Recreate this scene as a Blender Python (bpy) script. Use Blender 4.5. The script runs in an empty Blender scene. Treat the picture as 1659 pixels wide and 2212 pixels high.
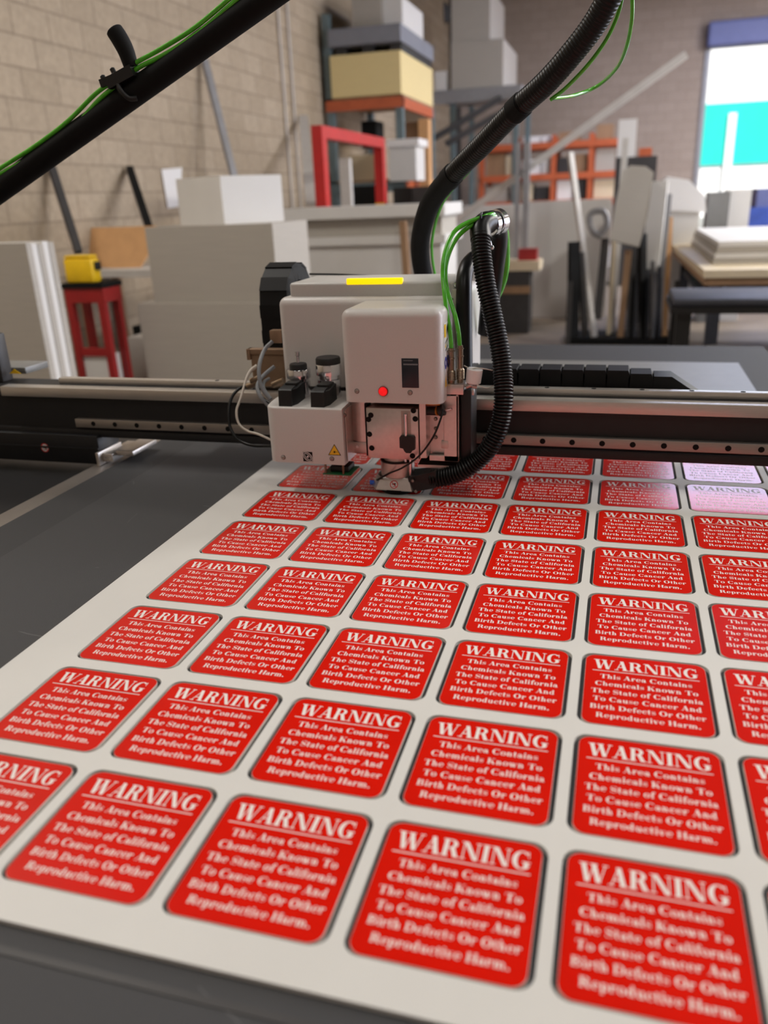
import bpy, bmesh, math, random
from mathutils import Vector, Matrix
random.seed(7)
sc = bpy.context.scene
COL = sc.collection
PI = math.pi

# ------------------------------------------------------------------ camera
cam_data = bpy.data.cameras.new('camera')
cam = bpy.data.objects.new('camera', cam_data)
COL.objects.link(cam)
# camera axes as rows: right, down, forward
CR = ((0.96249722, 0.26851426, -0.03871946), (0.06268645, -0.35898458, -0.93123599), (-0.26394983, 0.89388487, -0.36235387))
CAM = Vector((0.6703, -0.5599, 1.4688))
cam.matrix_world = Matrix(((CR[0][0], -CR[1][0], -CR[2][0], CAM.x),
                           (CR[0][1], -CR[1][1], -CR[2][1], CAM.y),
                           (CR[0][2], -CR[1][2], -CR[2][2], CAM.z),
                           (0, 0, 0, 1)))
cam_data.sensor_fit = 'VERTICAL'
cam_data.sensor_height = 36.0
cam_data.sensor_width = 27.0
cam_data.lens = 28.339
cam_data.clip_start = 0.02
cam_data.clip_end = 300
cam_data.dof.use_dof = True
cam_data.dof.focus_distance = 1.34
cam_data.dof.aperture_fstop = 2.9
sc.camera = cam

# ------------------------------------------------------------------ world, sun, lamps, exposure
world = bpy.data.worlds.new('world')
sc.world = world
world.use_nodes = True
wn = world.node_tree
wn.nodes.clear()
wo = wn.nodes.new('ShaderNodeOutputWorld')
wb = wn.nodes.new('ShaderNodeBackground')
ws = wn.nodes.new('ShaderNodeTexSky')
ws.sky_type = 'HOSEK_WILKIE'
ws.turbidity = 3.0
ws.sun_direction = (0.3, -0.6, 0.74)
wn.links.new(ws.outputs[0], wb.inputs[0])
wb.inputs[1].default_value = 1.6
wn.links.new(wb.outputs[0], wo.inputs[0])

sun_data = bpy.data.lights.new('sun', 'SUN')
sun_data.energy = 9.0
sun_data.angle = 0.01
sun_data.color = (1.0, 0.96, 0.9)
sun = bpy.data.objects.new('sun', sun_data)
COL.objects.link(sun)
sun.rotation_euler = Vector((-0.3, 0.6, -0.74)).to_track_quat('-Z', 'Y').to_euler()

CEILING_LAMPS = [(-1.6, -2.6, 0.18), (1.9, -2.4, 0.22), (-2.6, 1.5, 1.3), (2.3, 1.3, 0.6), (6.4, 5.5, 4.6), (6.4, 10.0, 5.5), (6.4, 14.5, 6.5)]  # unseen lamps; right-aisle row added to light the far goods from the side
LAMP_WATTS = 100.0
LAMP_COLOR = (1.0, 0.955, 0.90)
CEIL_Z = 5.6

sc.view_settings.view_transform = 'Standard'
sc.view_settings.look = 'None'
sc.view_settings.gamma = 1.0
sc.view_settings.use_curve_mapping = False
sc.view_settings.exposure = -0.06
sc.cycles.use_denoising = True
sc.cycles.max_bounces = 8
sc.cycles.sample_clamp_indirect = 6.0

# ------------------------------------------------------------------ materials
def lin(c):
    return tuple((v / 255 / 12.92) if v / 255 <= 0.04045 else ((v / 255 + 0.055) / 1.055) ** 2.4 for v in c)

MATS = {}
def pm(name, rgb, rough=0.5, metal=0.0, var=0.08, scale=30.0, bump=0.0, emit=0.0, coat=0.0, spec=0.5, trans=0.0, stretch=None):
    m = bpy.data.materials.new(name)
    m.use_nodes = True
    nt = m.node_tree
    b = nt.nodes['Principled BSDF']
    r, g, bl = lin(rgb)
    tc = nt.nodes.new('ShaderNodeTexCoord')
    mp = nt.nodes.new('ShaderNodeMapping')
    nz = nt.nodes.new('ShaderNodeTexNoise')
    nz.inputs['Scale'].default_value = scale
    nz.inputs['Detail'].default_value = 4
    if stretch:
        mp.inputs['Scale'].default_value = stretch
    ramp = nt.nodes.new('ShaderNodeValToRGB')
    ramp.color_ramp.elements[0].position = 0.3
    ramp.color_ramp.elements[1].position = 0.7
    ramp.color_ramp.elements[0].color = (r * (1 - var), g * (1 - var), bl * (1 - var), 1)
    ramp.color_ramp.elements[1].color = (min(1, r * (1 + var)), min(1, g * (1 + var)), min(1, bl * (1 + var)), 1)
    L = nt.links.new
    L(tc.outputs['Object'], mp.inputs[0]); L(mp.outputs[0], nz.inputs['Vector']); L(nz.outputs[0], ramp.inputs[0])
    L(ramp.outputs[0], b.inputs['Base Color'])
    b.inputs['Roughness'].default_value = rough
    b.inputs['Metallic'].default_value = metal
    b.inputs['Specular IOR Level'].default_value = spec
    b.inputs['Coat Weight'].default_value = coat
    b.inputs['Coat Roughness'].default_value = 0.08
    b.inputs['Transmission Weight'].default_value = trans
    if bump:
        bp = nt.nodes.new('ShaderNodeBump')
        bp.inputs['Strength'].default_value = bump
        bp.inputs['Distance'].default_value = 0.002
        L(nz.outputs[0], bp.inputs['Height']); L(bp.outputs[0], b.inputs['Normal'])
    if emit:
        b.inputs['Emission Color'].default_value = (r, g, bl, 1)
        b.inputs['Emission Strength'].default_value = emit
    MATS[name] = m
    return m

def block_wall(name, axis, c1, c2, mortar):
    m = bpy.data.materials.new(name)
    m.use_nodes = True
    nt = m.node_tree
    b = nt.nodes['Principled BSDF']
    L = nt.links.new
    tc = nt.nodes.new('ShaderNodeTexCoord')
    sp = nt.nodes.new('ShaderNodeSeparateXYZ')
    cb = nt.nodes.new('ShaderNodeCombineXYZ')
    br = nt.nodes.new('ShaderNodeTexBrick')
    L(tc.outputs['Object'], sp.inputs[0])
    L(sp.outputs[axis], cb.inputs[0]); L(sp.outputs['Z'], cb.inputs[1]); L(cb.outputs[0], br.inputs['Vector'])
    br.inputs['Scale'].default_value = 1.0
    br.inputs['Brick Width'].default_value = 0.4
    br.inputs['Row Height'].default_value = 0.2
    br.inputs['Mortar Size'].default_value = 0.009
    br.inputs['Mortar Smooth'].default_value = 0.3
    br.inputs['Color1'].default_value = (*lin(c1), 1)
    br.inputs['Color2'].default_value = (*lin(c2), 1)
    br.inputs['Mortar'].default_value = (*lin(mortar), 1)
    nz = nt.nodes.new('ShaderNodeTexNoise')
    nz.inputs['Scale'].default_value = 25
    nz.inputs['Detail'].default_value = 6
    L(tc.outputs['Object'], nz.inputs['Vector'])
    mx = nt.nodes.new('ShaderNodeMixRGB')
    mx.blend_type = 'OVERLAY'
    mx.inputs[0].default_value = 0.25
    L(br.outputs['Color'], mx.inputs[1]); L(nz.outputs[0], mx.inputs[2])
    L(mx.outputs[0], b.inputs['Base Color'])
    bp = nt.nodes.new('ShaderNodeBump')
    bp.inputs['Strength'].default_value = 0.5
    bp.inputs['Distance'].default_value = 0.006
    bp.invert = True
    L(br.outputs['Fac'], bp.inputs['Height']); L(bp.outputs[0], b.inputs['Normal'])
    b.inputs['Roughness'].default_value = 0.9
    MATS[name] = m

pm('sheet_white', (210, 208, 203), 0.5, var=0.02, scale=8, spec=0.25)
pm('sign_red', (207, 23, 8), 0.18, var=0.05, scale=9, spec=0.36)
pm('sign_white', (228, 222, 216), 0.5, var=0.02, scale=60, spec=0.2)
pm('core_white', (214, 208, 198), 0.5, var=0.03, scale=200)
pm('head_white', (206, 202, 198), 0.38, var=0.02, scale=400, bump=0.06)
pm('lid_grey', (196, 194, 190), 0.4, var=0.02, scale=400, bump=0.06)
pm('chain_black', (11, 11, 12), 0.55, var=0.15, scale=80, spec=0.3)
pm('black_plastic', (16, 16, 17), 0.48, var=0.15, scale=80)
pm('black_matte', (10, 10, 10), 0.75, var=0.2, scale=60, spec=0.25)
pm('black_gloss', (18, 18, 20), 0.42, var=0.1, scale=80)
pm('hose_black', (11, 11, 11), 0.38, var=0.12, scale=60, spec=0.35)
pm('beam_black', (26, 25, 26), 0.55, var=0.12, scale=25)
pm('panel_black', (26, 26, 28), 0.42, var=0.15, scale=14)
pm('steel', (206, 200, 192), 0.34, 0.75, var=0.06, scale=40, stretch=(1, 30, 30))
pm('steel_rail', (168, 160, 152), 0.4, 0.75, var=0.08, scale=40, stretch=(1, 30, 30))
pm('alu', (206, 200, 194), 0.42, 1.0, var=0.05, scale=120)
pm('alu_plate', (214, 206, 202), 0.36, 1.0, var=0.04, scale=120)
pm('chrome', (225, 225, 228), 0.15, 1.0, var=0.03, scale=60)
pm('brass', (150, 132, 112), 0.35, 1.0, var=0.1, scale=80)
pm('copper_orange', (186, 120, 40), 0.4, 0.3, var=0.1, scale=40)
pm('green_tube', (82, 190, 38), 0.25, var=0.12, scale=60, coat=0.5)
pm('board_green', (30, 104, 62), 0.4, var=0.1, scale=300)
pm('screen_navy', (24, 32, 42), 0.3, var=0.06, scale=60)
pm('sticker_yellow', (232, 186, 24), 0.4, var=0.04, scale=60)
pm('sticker_white', (232, 230, 228), 0.4, var=0.02, scale=60)
pm('sticker_blue', (60, 70, 170), 0.4, var=0.05, scale=60)
pm('sticker_red', (205, 40, 38), 0.4, var=0.05, scale=60)
pm('cable_grey', (132, 136, 140), 0.45, var=0.05, scale=60)
pm('cable_white', (196, 188, 176), 0.45, var=0.05, scale=60)
pm('bracket_tan', (150, 124, 100), 0.45, 0.5, var=0.1, scale=50)
pm('blue_plastic', (50, 100, 210), 0.35, var=0.05, scale=60)
pm('lamp_yellow', (255, 212, 0), 0.4, var=0.01, emit=1.05)
pm('lamp_red', (255, 22, 28), 0.3, var=0.01, emit=0.55)
pm('tray_grey', (120, 120, 118), 0.4, 0.1, var=0.05, scale=20)
pm('foam_white', (214, 212, 208), 0.6, var=0.02, scale=6)
pm('foam_grey', (172, 166, 156), 0.7, var=0.05, scale=5, stretch=(1, 1, 40))
pm('cardboard', (206, 158, 108), 0.8, var=0.06, scale=12)
pm('brown_wood', (150, 118, 88), 0.7, var=0.12, scale=10, stretch=(1, 1, 0.2))
pm('cream_board', (226, 206, 150), 0.75, var=0.05, scale=4, stretch=(1, 1, 60))
pm('grey_slab', (128, 130, 138), 0.6, var=0.06, scale=6)
pm('rack_orange', (186, 92, 54), 0.5, var=0.1, scale=10)
pm('rack_teal', (100, 116, 120), 0.5, var=0.1, scale=10)
pm('gate_red', (186, 28, 26), 0.45, var=0.08, scale=10)
pm('stand_red', (150, 28, 28), 0.45, var=0.1, scale=10)
pm('case_yellow', (240, 196, 20), 0.45, var=0.06, scale=14)
pm('pole_grey', (150, 150, 152), 0.45, 0.3, var=0.06, scale=10)
pm('dark_bar', (52, 50, 50), 0.5, var=0.15, scale=10)
pm('pale_bar', (196, 192, 186), 0.5, var=0.05, scale=10)
pm('bench_cream', (216, 200, 170), 0.6, var=0.05, scale=6)
pm('bench_dark', (52, 54, 62), 0.5, var=0.1, scale=12)
pm('blue_stuff', (60, 86, 170), 0.5, var=0.15, scale=8)
pm('teal_paint', (20, 190, 180), 0.6, var=0.04, scale=1)
pm('white_paint', (236, 236, 236), 0.7, var=0.02, scale=1)
pm('header_blue', (104, 112, 160), 0.5, var=0.06, scale=4)
pm('concrete', (128, 116, 104), 0.7, var=0.1, scale=1.5)
pm('asphalt', (150, 148, 146), 0.9, var=0.06, scale=2)
pm('ceiling_paint', (66, 60, 55), 0.9, var=0.04, scale=2)
pm('glare_glow', (206, 216, 255), 0.6, var=0.01, emit=10.5)
pm('fill_glow', (226, 234, 255), 0.6, var=0.01, emit=6.0)
pm('lamp_diffuser', (255, 248, 236), 0.6, var=0.01, emit=3.0)
block_wall('blocks_left', 'Y', (172, 156, 134), (161, 145, 123), (145, 130, 111))
block_wall('blocks_back', 'X', (166, 151, 138), (159, 144, 131), (148, 134, 122))

# felt belt: dark, fine grain, pale scratches
def felt():
    m = pm('felt', (55, 55, 57), 0.62, var=0.1, scale=900, bump=0.25)
    nt = m.node_tree
    b = nt.nodes['Principled BSDF']
    L = nt.links.new
    tc = nt.nodes.new('ShaderNodeTexCoord')
    dn = nt.nodes.new('ShaderNodeTexNoise'); dn.inputs['Scale'].default_value = 4.0
    L(tc.outputs['Object'], dn.inputs['Vector'])
    ad = nt.nodes.new('ShaderNodeMixRGB'); ad.blend_type = 'ADD'; ad.inputs[0].default_value = 0.25
    L(tc.outputs['Object'], ad.inputs[1]); L(dn.outputs['Color'], ad.inputs[2])
    vo = nt.nodes.new('ShaderNodeTexVoronoi'); vo.feature = 'DISTANCE_TO_EDGE'; vo.inputs['Scale'].default_value = 7.0
    L(ad.outputs[0], vo.inputs['Vector'])
    lt = nt.nodes.new('ShaderNodeMath'); lt.operation = 'LESS_THAN'; lt.inputs[1].default_value = 0.006
    L(vo.outputs['Distance'], lt.inputs[0])
    mk = nt.nodes.new('ShaderNodeTexNoise'); mk.inputs['Scale'].default_value = 9.0
    L(tc.outputs['Object'], mk.inputs['Vector'])
    gt = nt.nodes.new('ShaderNodeMath'); gt.operation = 'GREATER_THAN'; gt.inputs[1].default_value = 0.6
    L(mk.outputs[0], gt.inputs[0])
    mu = nt.nodes.new('ShaderNodeMath'); mu.operation = 'MULTIPLY'
    L(lt.outputs[0], mu.inputs[0]); L(gt.outputs[0], mu.inputs[1])
    mu2 = nt.nodes.new('ShaderNodeMath'); mu2.operation = 'MULTIPLY'; mu2.inputs[1].default_value = 0.3
    L(mu.outputs[0], mu2.inputs[0])
    old = b.inputs['Base Color'].links[0].from_socket
    mx = nt.nodes.new('ShaderNodeMixRGB')
    mx.inputs[2].default_value = (*lin((120, 120, 120)), 1)
    L(mu2.outputs[0], mx.inputs[0]); L(old, mx.inputs[1]); L(mx.outputs[0], b.inputs['Base Color'])
felt()
pm('felt_edge', (46, 46, 48), 0.65, var=0.1, scale=900, bump=0.25)

# ------------------------------------------------------------------ mesh helpers
BASE = {}
class MB:
    """collects polygons in world metres; build() links them as one object"""
    def __init__(self):
        self.v = []; self.f = []; self.mi = []; self.m = 0
    def mat(self, i):
        self.m = i; return self
    def add(self, vs, fs):
        o = len(self.v)
        self.v += [tuple(p) for p in vs]
        for f in fs:
            self.f.append(tuple(i + o for i in f)); self.mi.append(self.m)
        return self
    def bm(self, bm):
        bm.verts.index_update()
        return self.add([v.co[:] for v in bm.verts], [[v.index for v in f.verts] for f in bm.faces])
    def box(self, a, b, bevel=0.0, seg=2, only=None):
        """box between corners a and b; bevel all edges, or those with only(p, q) true"""
        lo = [min(p, q) for p, q in zip(a, b)]; hi = [max(p, q) for p, q in zip(a, b)]
        bm = bmesh.new()
        bmesh.ops.create_cube(bm, size=1.0)
        for v in bm.verts:
            v.co = Vector([lo[i] + (v.co[i] + 0.5) * (hi[i] - lo[i]) for i in range(3)])
        if bevel:
            es = [e for e in bm.edges if only is None or only((e.verts[0].co + e.verts[1].co) / 2, (e.verts[1].co - e.verts[0].co).normalized())]
            bmesh.ops.bevel(bm, geom=es, offset=bevel, segments=seg, affect='EDGES', profile=0.5)
        self.bm(bm); bm.free()
        return self
    def prism(self, pts, d):
        """polygon pts (3D, planar) extruded by vector d"""
        n = len(pts); d = Vector(d)
        vs = [Vector(p) for p in pts] + [Vector(p) + d for p in pts]
        fs = [tuple(range(n))[::-1], tuple(range(n, 2 * n))] + [(i, (i + 1) % n, n + (i + 1) % n, n + i) for i in range(n)]
        return self.add(vs, fs)
    def poly(self, pts):
        return self.add(pts, [tuple(range(len(pts)))])
    def lathe(self, c, prof, n=32, axis=(0, 0, 1), a0=0, a1=2 * PI):
        """prof: (radius, height) list around axis through c"""
        c = Vector(c); ax = Vector(axis).normalized()
        q = ax.to_track_quat('Z', 'Y').to_matrix()
        vs = []; fs = []
        full = abs(a1 - a0 - 2 * PI) < 1e-6
        k = n if full else n + 1
        for r, h in prof:
            for i in range(k):
                a = a0 + (a1 - a0) * i / n
                vs.append(c + q @ Vector((r * math.cos(a), r * math.sin(a), h)))
        for j in range(len(prof) - 1):
            for i in range(n):
                i2 = (i + 1) % k
                fs.append((j * k + i, j * k + i2, (j + 1) * k + i2, (j + 1) * k + i))
        if full:
            if prof[0][0] > 1e-6: fs.append(tuple(range(k))[::-1])
            if prof[-1][0] > 1e-6: fs.append(tuple(range((len(prof) - 1) * k, len(prof) * k)))
        return self.add(vs, fs)
    def cyl(self, a, b, r, n=20, r2=None):
        a = Vector(a); b = Vector(b)
        L = (b - a).length
        return self.lathe(a, [(r, 0), (r if r2 is None else r2, L)], n, b - a)
    def tube(self, path, r, n=14, cap=True, squash=None):
        """swept tube through path points; r is a number or a function of (i, length)"""
        P = [Vector(p) for p in path]
        T = []
        for i in range(len(P)):
            t = P[min(i + 1, len(P) - 1)] - P[max(i - 1, 0)]
            T.append(t.normalized())
        ref = Vector((0, 0, 1)) if abs(T[0].z) < 0.9 else Vector((1, 0, 0))
        u = T[0].cross(ref).normalized()
        vs = []; fs = []; s = 0
        for i, p in enumerate(P):
            if i: s += (p - P[i - 1]).length
            u = (u - T[i] * u.dot(T[i])).normalized()
            w = T[i].cross(u)
            rr = r(i, s) if callable(r) else r
            for k in range(n):
                a = 2 * PI * k / n
                vs.append(p + u * (rr * math.cos(a)) + w * (rr * math.sin(a)))
        for i in range(len(P) - 1):
            for k in range(n):
                k2 = (k + 1) % n
                fs.append((i * n + k, i * n + k2, (i + 1) * n + k2, (i + 1) * n + k))
        if cap:
            fs.append(tuple(range(n))[::-1]); fs.append(tuple(range((len(P) - 1) * n, len(P) * n)))
        return self.add(vs, fs)
    def beam(self, a, b, w, h, up=(0, 0, 1)):
        """rectangular bar from a to b"""
        a = Vector(a); b = Vector(b); t = (b - a).normalized()
        s = t.cross(Vector(up))
        if s.length < 1e-4: s = t.cross(Vector((1, 0, 0)))
        s.normalize(); n = s.cross(t)
        pts = [a - s * w / 2 - n * h / 2, a + s * w / 2 - n * h / 2, a + s * w / 2 + n * h / 2, a - s * w / 2 + n * h / 2]
        return self.prism(pts, b - a)
    def build(self, name, mats, parent=None, loc=None, smooth=True, angle=38):
        base = Vector(BASE[parent.name]) if parent is not None else Vector((0, 0, 0))
        org = Vector(loc) if loc is not None else base
        me = bpy.data.meshes.new(name)
        me.from_pydata([tuple(Vector(p) - org) for p in self.v], [], self.f)
        if not isinstance(mats, (list, tuple)): mats = [mats]
        for m in mats: me.materials.append(MATS[m])
        if len(mats) > 1: me.polygons.foreach_set('material_index', self.mi)
        bm = bmesh.new(); bm.from_mesh(me)
        bmesh.ops.recalc_face_normals(bm, faces=bm.faces); bm.to_mesh(me); bm.free()
        if smooth:
            me.polygons.foreach_set('use_smooth', [True] * len(me.polygons))
            me.set_sharp_from_angle(angle=math.radians(angle))
        me.update()
        o = bpy.data.objects.new(name, me)
        COL.objects.link(o)
        if parent is not None: o.parent = parent
        o.location = org - base
        BASE[o.name] = tuple(org)
        return o

def spline(pts, step=0.006):
    """Catmull-Rom through pts, resampled evenly"""
    P = [Vector(p) for p in pts]
    P = [P[0] * 2 - P[1]] + P + [P[-1] * 2 - P[-2]]
    fine = []
    for i in range(1, len(P) - 2):
        for k in range(24):
            t = k / 24
            a, b, c, d = P[i - 1], P[i], P[i + 1], P[i + 2]
            fine.append(0.5 * ((2 * b) + (c - a) * t + (2 * a - 5 * b + 4 * c - d) * t * t + (3 * b - a - 3 * c + d) * t ** 3))
    fine.append(P[-2])
    out = [fine[0]]; acc = 0
    for i in range(1, len(fine)):
        a, b = fine[i - 1], fine[i]
        L = (b - a).length
        while L > 1e-9 and acc + L >= step:
            a = a + (b - a) * ((step - acc) / L)
            out.append(a); L = (b - a).length; acc = 0
        acc += L
    if (out[-1] - fine[-1]).length > 1e-5: out.append(fine[-1])
    return out

def tag(o, label, cat, group=None):
    o['label'] = label; o['category'] = cat
    if group: o['group'] = group
    return o
def thing(name, loc, label, cat, group=None):
    o = bpy.data.objects.new(name, None)
    o.empty_display_size = 0.05
    COL.objects.link(o)
    o.location = loc
    BASE[o.name] = tuple(loc)
    return tag(o, label, cat, group)
def struct(o):
    o['kind'] = 'structure'; return o
def solo(mb, name, mats, loc, label, cat, group=None, **k):
    return tag(mb.build(name, mats, None, loc, **k), label, cat, group)
def add(p, *d):
    return tuple(a + b for a, b in zip(p, d))

# ================================================================== THE SETTING
WX, BY, FY, RX = -3.38, 20.2, -5.0, 8.5
def slab(name, a, b, m):
    return struct(MB().box(a, b).build(name, m, None, (0, 0, 0), smooth=False))
slab('floor', (WX, FY, -0.15), (RX, BY, 0), 'concrete')
slab('wall_left', (WX - 0.2, FY, -0.15), (WX, BY + 0.2, CEIL_Z), 'blocks_left')
slab('wall_right', (RX, FY, -0.15), (RX + 0.2, BY + 0.2, CEIL_Z), 'blocks_left')
slab('wall_front', (WX - 0.2, FY - 0.2, -0.15), (RX + 0.2, FY, CEIL_Z), 'blocks_back')
slab('ceiling', (WX - 0.2, FY - 0.2, CEIL_Z), (RX + 0.2, BY + 0.2, CEIL_Z + 0.2), 'ceiling_paint')
# back wall with the roll-up door opening
DX0, DX1, DZ = 2.22, 5.7, 4.22
wb_ = MB()
wb_.box((WX, BY, -0.15), (DX0, BY + 0.2, CEIL_Z)).box((DX1, BY, -0.15), (RX, BY + 0.2, CEIL_Z)).box((DX0, BY, DZ), (DX1, BY + 0.2, CEIL_Z))
struct(wb_.build('wall_back', 'blocks_back', None, (0, 0, 0), smooth=False))
df = MB()
df.box((DX0 - 0.1, BY - 0.05, 0), (DX0, BY + 0.22, DZ)).box((DX1, BY - 0.05, 0), (DX1 + 0.1, BY + 0.22, DZ)).mat(1).box((DX0 - 0.1, BY - 0.28, DZ - 0.05), (DX1 + 0.1, BY + 0.22, DZ + 0.42), 0.05)
struct(df.build('door_1', ['pole_grey', 'header_blue'], None, (DX0, BY, 0), smooth=False))
# outside: sunlit yard and the building across it
slab('exterior_ground', (-20, BY + 0.2, -0.3), (40, 60, -0.02), 'asphalt')
fb = thing('facing_building', (6, 45, -0.02), 'white building with a teal band seen through the open roll-up door', 'building')
MB().box((-14, 45, -0.02), (34, 52, 9)).build('wall', 'white_paint', fb, smooth=False)
MB().box((-14, 44.9, 2.35), (34, 45.0, 5.05)).build('painted_band', 'teal_paint', fb, smooth=False)
MB().box((5.15, 44.78, -0.02), (5.5, 44.9, 4.6)).build('downpipe', 'white_paint', fb, smooth=False)

# glowing panel added on the unseen right-hand wall as light from the side
wn_ = MB().box((RX - 0.06, 3.0, 0.2), (RX, 10.5, 4.0))
struct(wn_.build('side_fill_panel_1', 'fill_glow', None, (RX, 6, 0.2), smooth=False))
for i, (x, y, k) in enumerate(CEILING_LAMPS):
    t = thing('ceiling_lamp', (x, y, CEIL_Z), 'long unseen ceiling lamp over the %s of the workshop' % ('space left behind the viewer', 'space right behind the viewer', 'cutting table left side', 'cutting table right side', 'right aisle near the table', 'right aisle middle', 'right aisle far end')[i], 'lamp', 'ceiling lamps')
    MB().box((x - 0.35, y - 0.9, CEIL_Z - 0.09), (x + 0.35, y + 0.9, CEIL_Z)).build('housing', 'white_paint', t, smooth=False)
    MB().box((x - 0.3, y - 0.85, CEIL_Z - 0.1), (x + 0.3, y + 0.85, CEIL_Z - 0.09)).build('diffuser', 'lamp_diffuser', t, smooth=False)
    ld = bpy.data.lights.new('ceiling_lamp_light', 'AREA')
    ld.shape = 'RECTANGLE'; ld.size = 0.6; ld.size_y = 1.7
    ld.energy = LAMP_WATTS * k; ld.color = LAMP_COLOR
    lo = bpy.data.objects.new('ceiling_lamp_light', ld)
    COL.objects.link(lo); lo.location = (x, y, CEIL_Z - 0.11)

for k, (a, b, lb) in enumerate((((1.75, 13.4), (5.2, 16.8), 'added square ceiling panel glowing above the bay before the open door'),)):  # glowing ceiling panel added out of view to give the far signs their glare
    t = thing('glare_panel', ((a[0] + b[0]) / 2, (a[1] + b[1]) / 2, CEIL_Z), lb, 'glare_panel')
    MB().box((a[0] - 0.08, a[1] - 0.08, CEIL_Z - 0.06), (b[0] + 0.08, b[1] + 0.08, CEIL_Z)).build('glare_frame', 'white_paint', t, smooth=False)
    MB().box((a[0], a[1], CEIL_Z - 0.07), (b[0], b[1], CEIL_Z - 0.06)).build('glow_panel', 'glare_glow', t, smooth=False)

# ================================================================== CUTTING TABLE
TZ = 0.8992
tab = thing('cutting_table', (0.3, 1.0, 0), 'long flatbed cutting table with dark grey felt bed and metal side track', 'table')
TX0, TX1, TY0, TY1 = -0.468, 1.2, -0.9, 1.42
MB().box((-0.3625, TY0, TZ - 0.04), (TX1, TY1, TZ)).build('felt_bed', 'felt', tab, smooth=False)
MB().box((TX0, TY0, TZ - 0.042), (-0.3625, TY1, TZ - 0.0005)).build('felt_border', 'felt_edge', tab, smooth=False)
MB().box((-0.53, TY0, TZ - 0.03), (TX0 - 0.002, TY1, TZ - 0.006), 0.002).build('side_track', 'steel_rail', tab)
MB().box((-1.35, TY0, TZ - 0.16), (-0.53, TY1, TZ - 0.03)).build('side_tray', 'panel_black', tab, smooth=False)
MB().box((-1.35, -0.181, TZ - 0.002), (TX1, -0.1765, TZ + 0.0008)).box((-1.35, -0.1765, TZ - 0.002), (TX1, -0.1735, TZ + 0.0002)).build('seam_strip', 'dark_bar', tab, smooth=False)
MB().box((-0.5, TY0 + 0.03, TZ - 0.2), (TX1 - 0.02, TY1 - 0.03, TZ - 0.042)).build('bed_frame', 'beam_black', tab, smooth=False)
MB().box((TX1, TY0, TZ - 0.2), (TX1 + 0.05, TY1, TZ - 0.004), 0.004).build('side_rail', 'steel_rail', tab)
for x in (-0.4, 1.1):
    for y in (-0.7, 0.4, 1.3):
        MB().box((x - 0.06, y - 0.06, 0), (x + 0.06, y + 0.06, TZ - 0.2)).build('leg', 'panel_black', tab, smooth=False)

out_ = thing('outfeed_table', (0.6, 2.1, 0), 'grey felt-topped outfeed table behind the gantry', 'table')
MB().box((0.0, TY1 + 0.004, TZ - 0.04), (TX1, 2.735, TZ)).build('felt_top', 'felt_edge', out_, smooth=False)
MB().box((0.02, TY1 + 0.03, TZ - 0.16), (TX1 - 0.02, 2.71, TZ - 0.04)).build('top_frame', 'beam_black', out_, smooth=False)
for x in (0.06, 1.1):
    for y in (1.5, 2.62): MB().box((x - 0.04, y - 0.04, 0), (x + 0.04, y + 0.04, TZ - 0.16)).build('leg', 'panel_black', out_, smooth=False)

# ================================================================== SHEET AND SIGNS
U = 0.167
SH0, SH1, SH2, SH3 = -0.56 * U, 7.0 * U - 0.012, -0.925 * U, 1.375
NC, NR, PY = 7, 8, 1.05105
ST = 0.0048
sx0, sx1, sy0, sy1 = -0.055 * U, 0.812 * U, -0.679 * U, 0.222 * U    # sign outline around its heading rule
SW, SHT = sx1 - sx0, sy1 - sy0
def rrect(x0, y0, x1, y1, r, n=8):
    out = []
    for cx, cy, a in ((x1 - r, y0 + r, -90), (x1 - r, y1 - r, 0), (x0 + r, y1 - r, 90), (x0 + r, y0 + r, 180)):
        for k in range(n + 1):
            t = math.radians(a + 90 * k / n)
            out.append((cx + r * math.cos(t), cy + r * math.sin(t)))
    return out
def origin(c, r):
    return (c * U + 0.0009 * (r - 3.5) * 0.3, r * PY * U)
KERF = 0.005
def cut_sheet():
    cu = bpy.data.curves.new('sheet_outline', 'CURVE')
    cu.dimensions = '2D'; cu.fill_mode = 'BOTH'; cu.extrude = ST / 2
    def ring(pts):
        s = cu.splines.new('POLY'); s.points.add(len(pts) - 1)
        for p, q in zip(s.points, pts): p.co = (q[0], q[1], 0, 1)
        s.use_cyclic_u = True
    ring(rrect(SH0, SH2, SH1, SH3, 0.003, 3))
    for c in range(NC):
        for r in range(NR):
            x, y = origin(c, r)
            ring(rrect(x + sx0 - KERF, y + sy0 - KERF * 0.5, x + sx1 + KERF, y + sy1 + KERF * 0.5, 0.0135 + KERF * 0.5))
    o = bpy.data.objects.new('tmp', cu); COL.objects.link(o)
    bpy.context.view_layer.update()
    me = bpy.data.meshes.new_from_object(o.evaluated_get(bpy.context.evaluated_depsgraph_get()))
    bpy.data.objects.remove(o)
    me.name = 'sign_sheet'
    me.materials.clear(); me.materials.append(MATS['sheet_white'])
    o = bpy.data.objects.new('sign_sheet', me); COL.objects.link(o)
    o.location = (0, 0, TZ + ST / 2)
    return tag(o, 'large white plastic sheet routed into rows of signs, flat on the felt bed', 'sheet')
cut_sheet()

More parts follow.
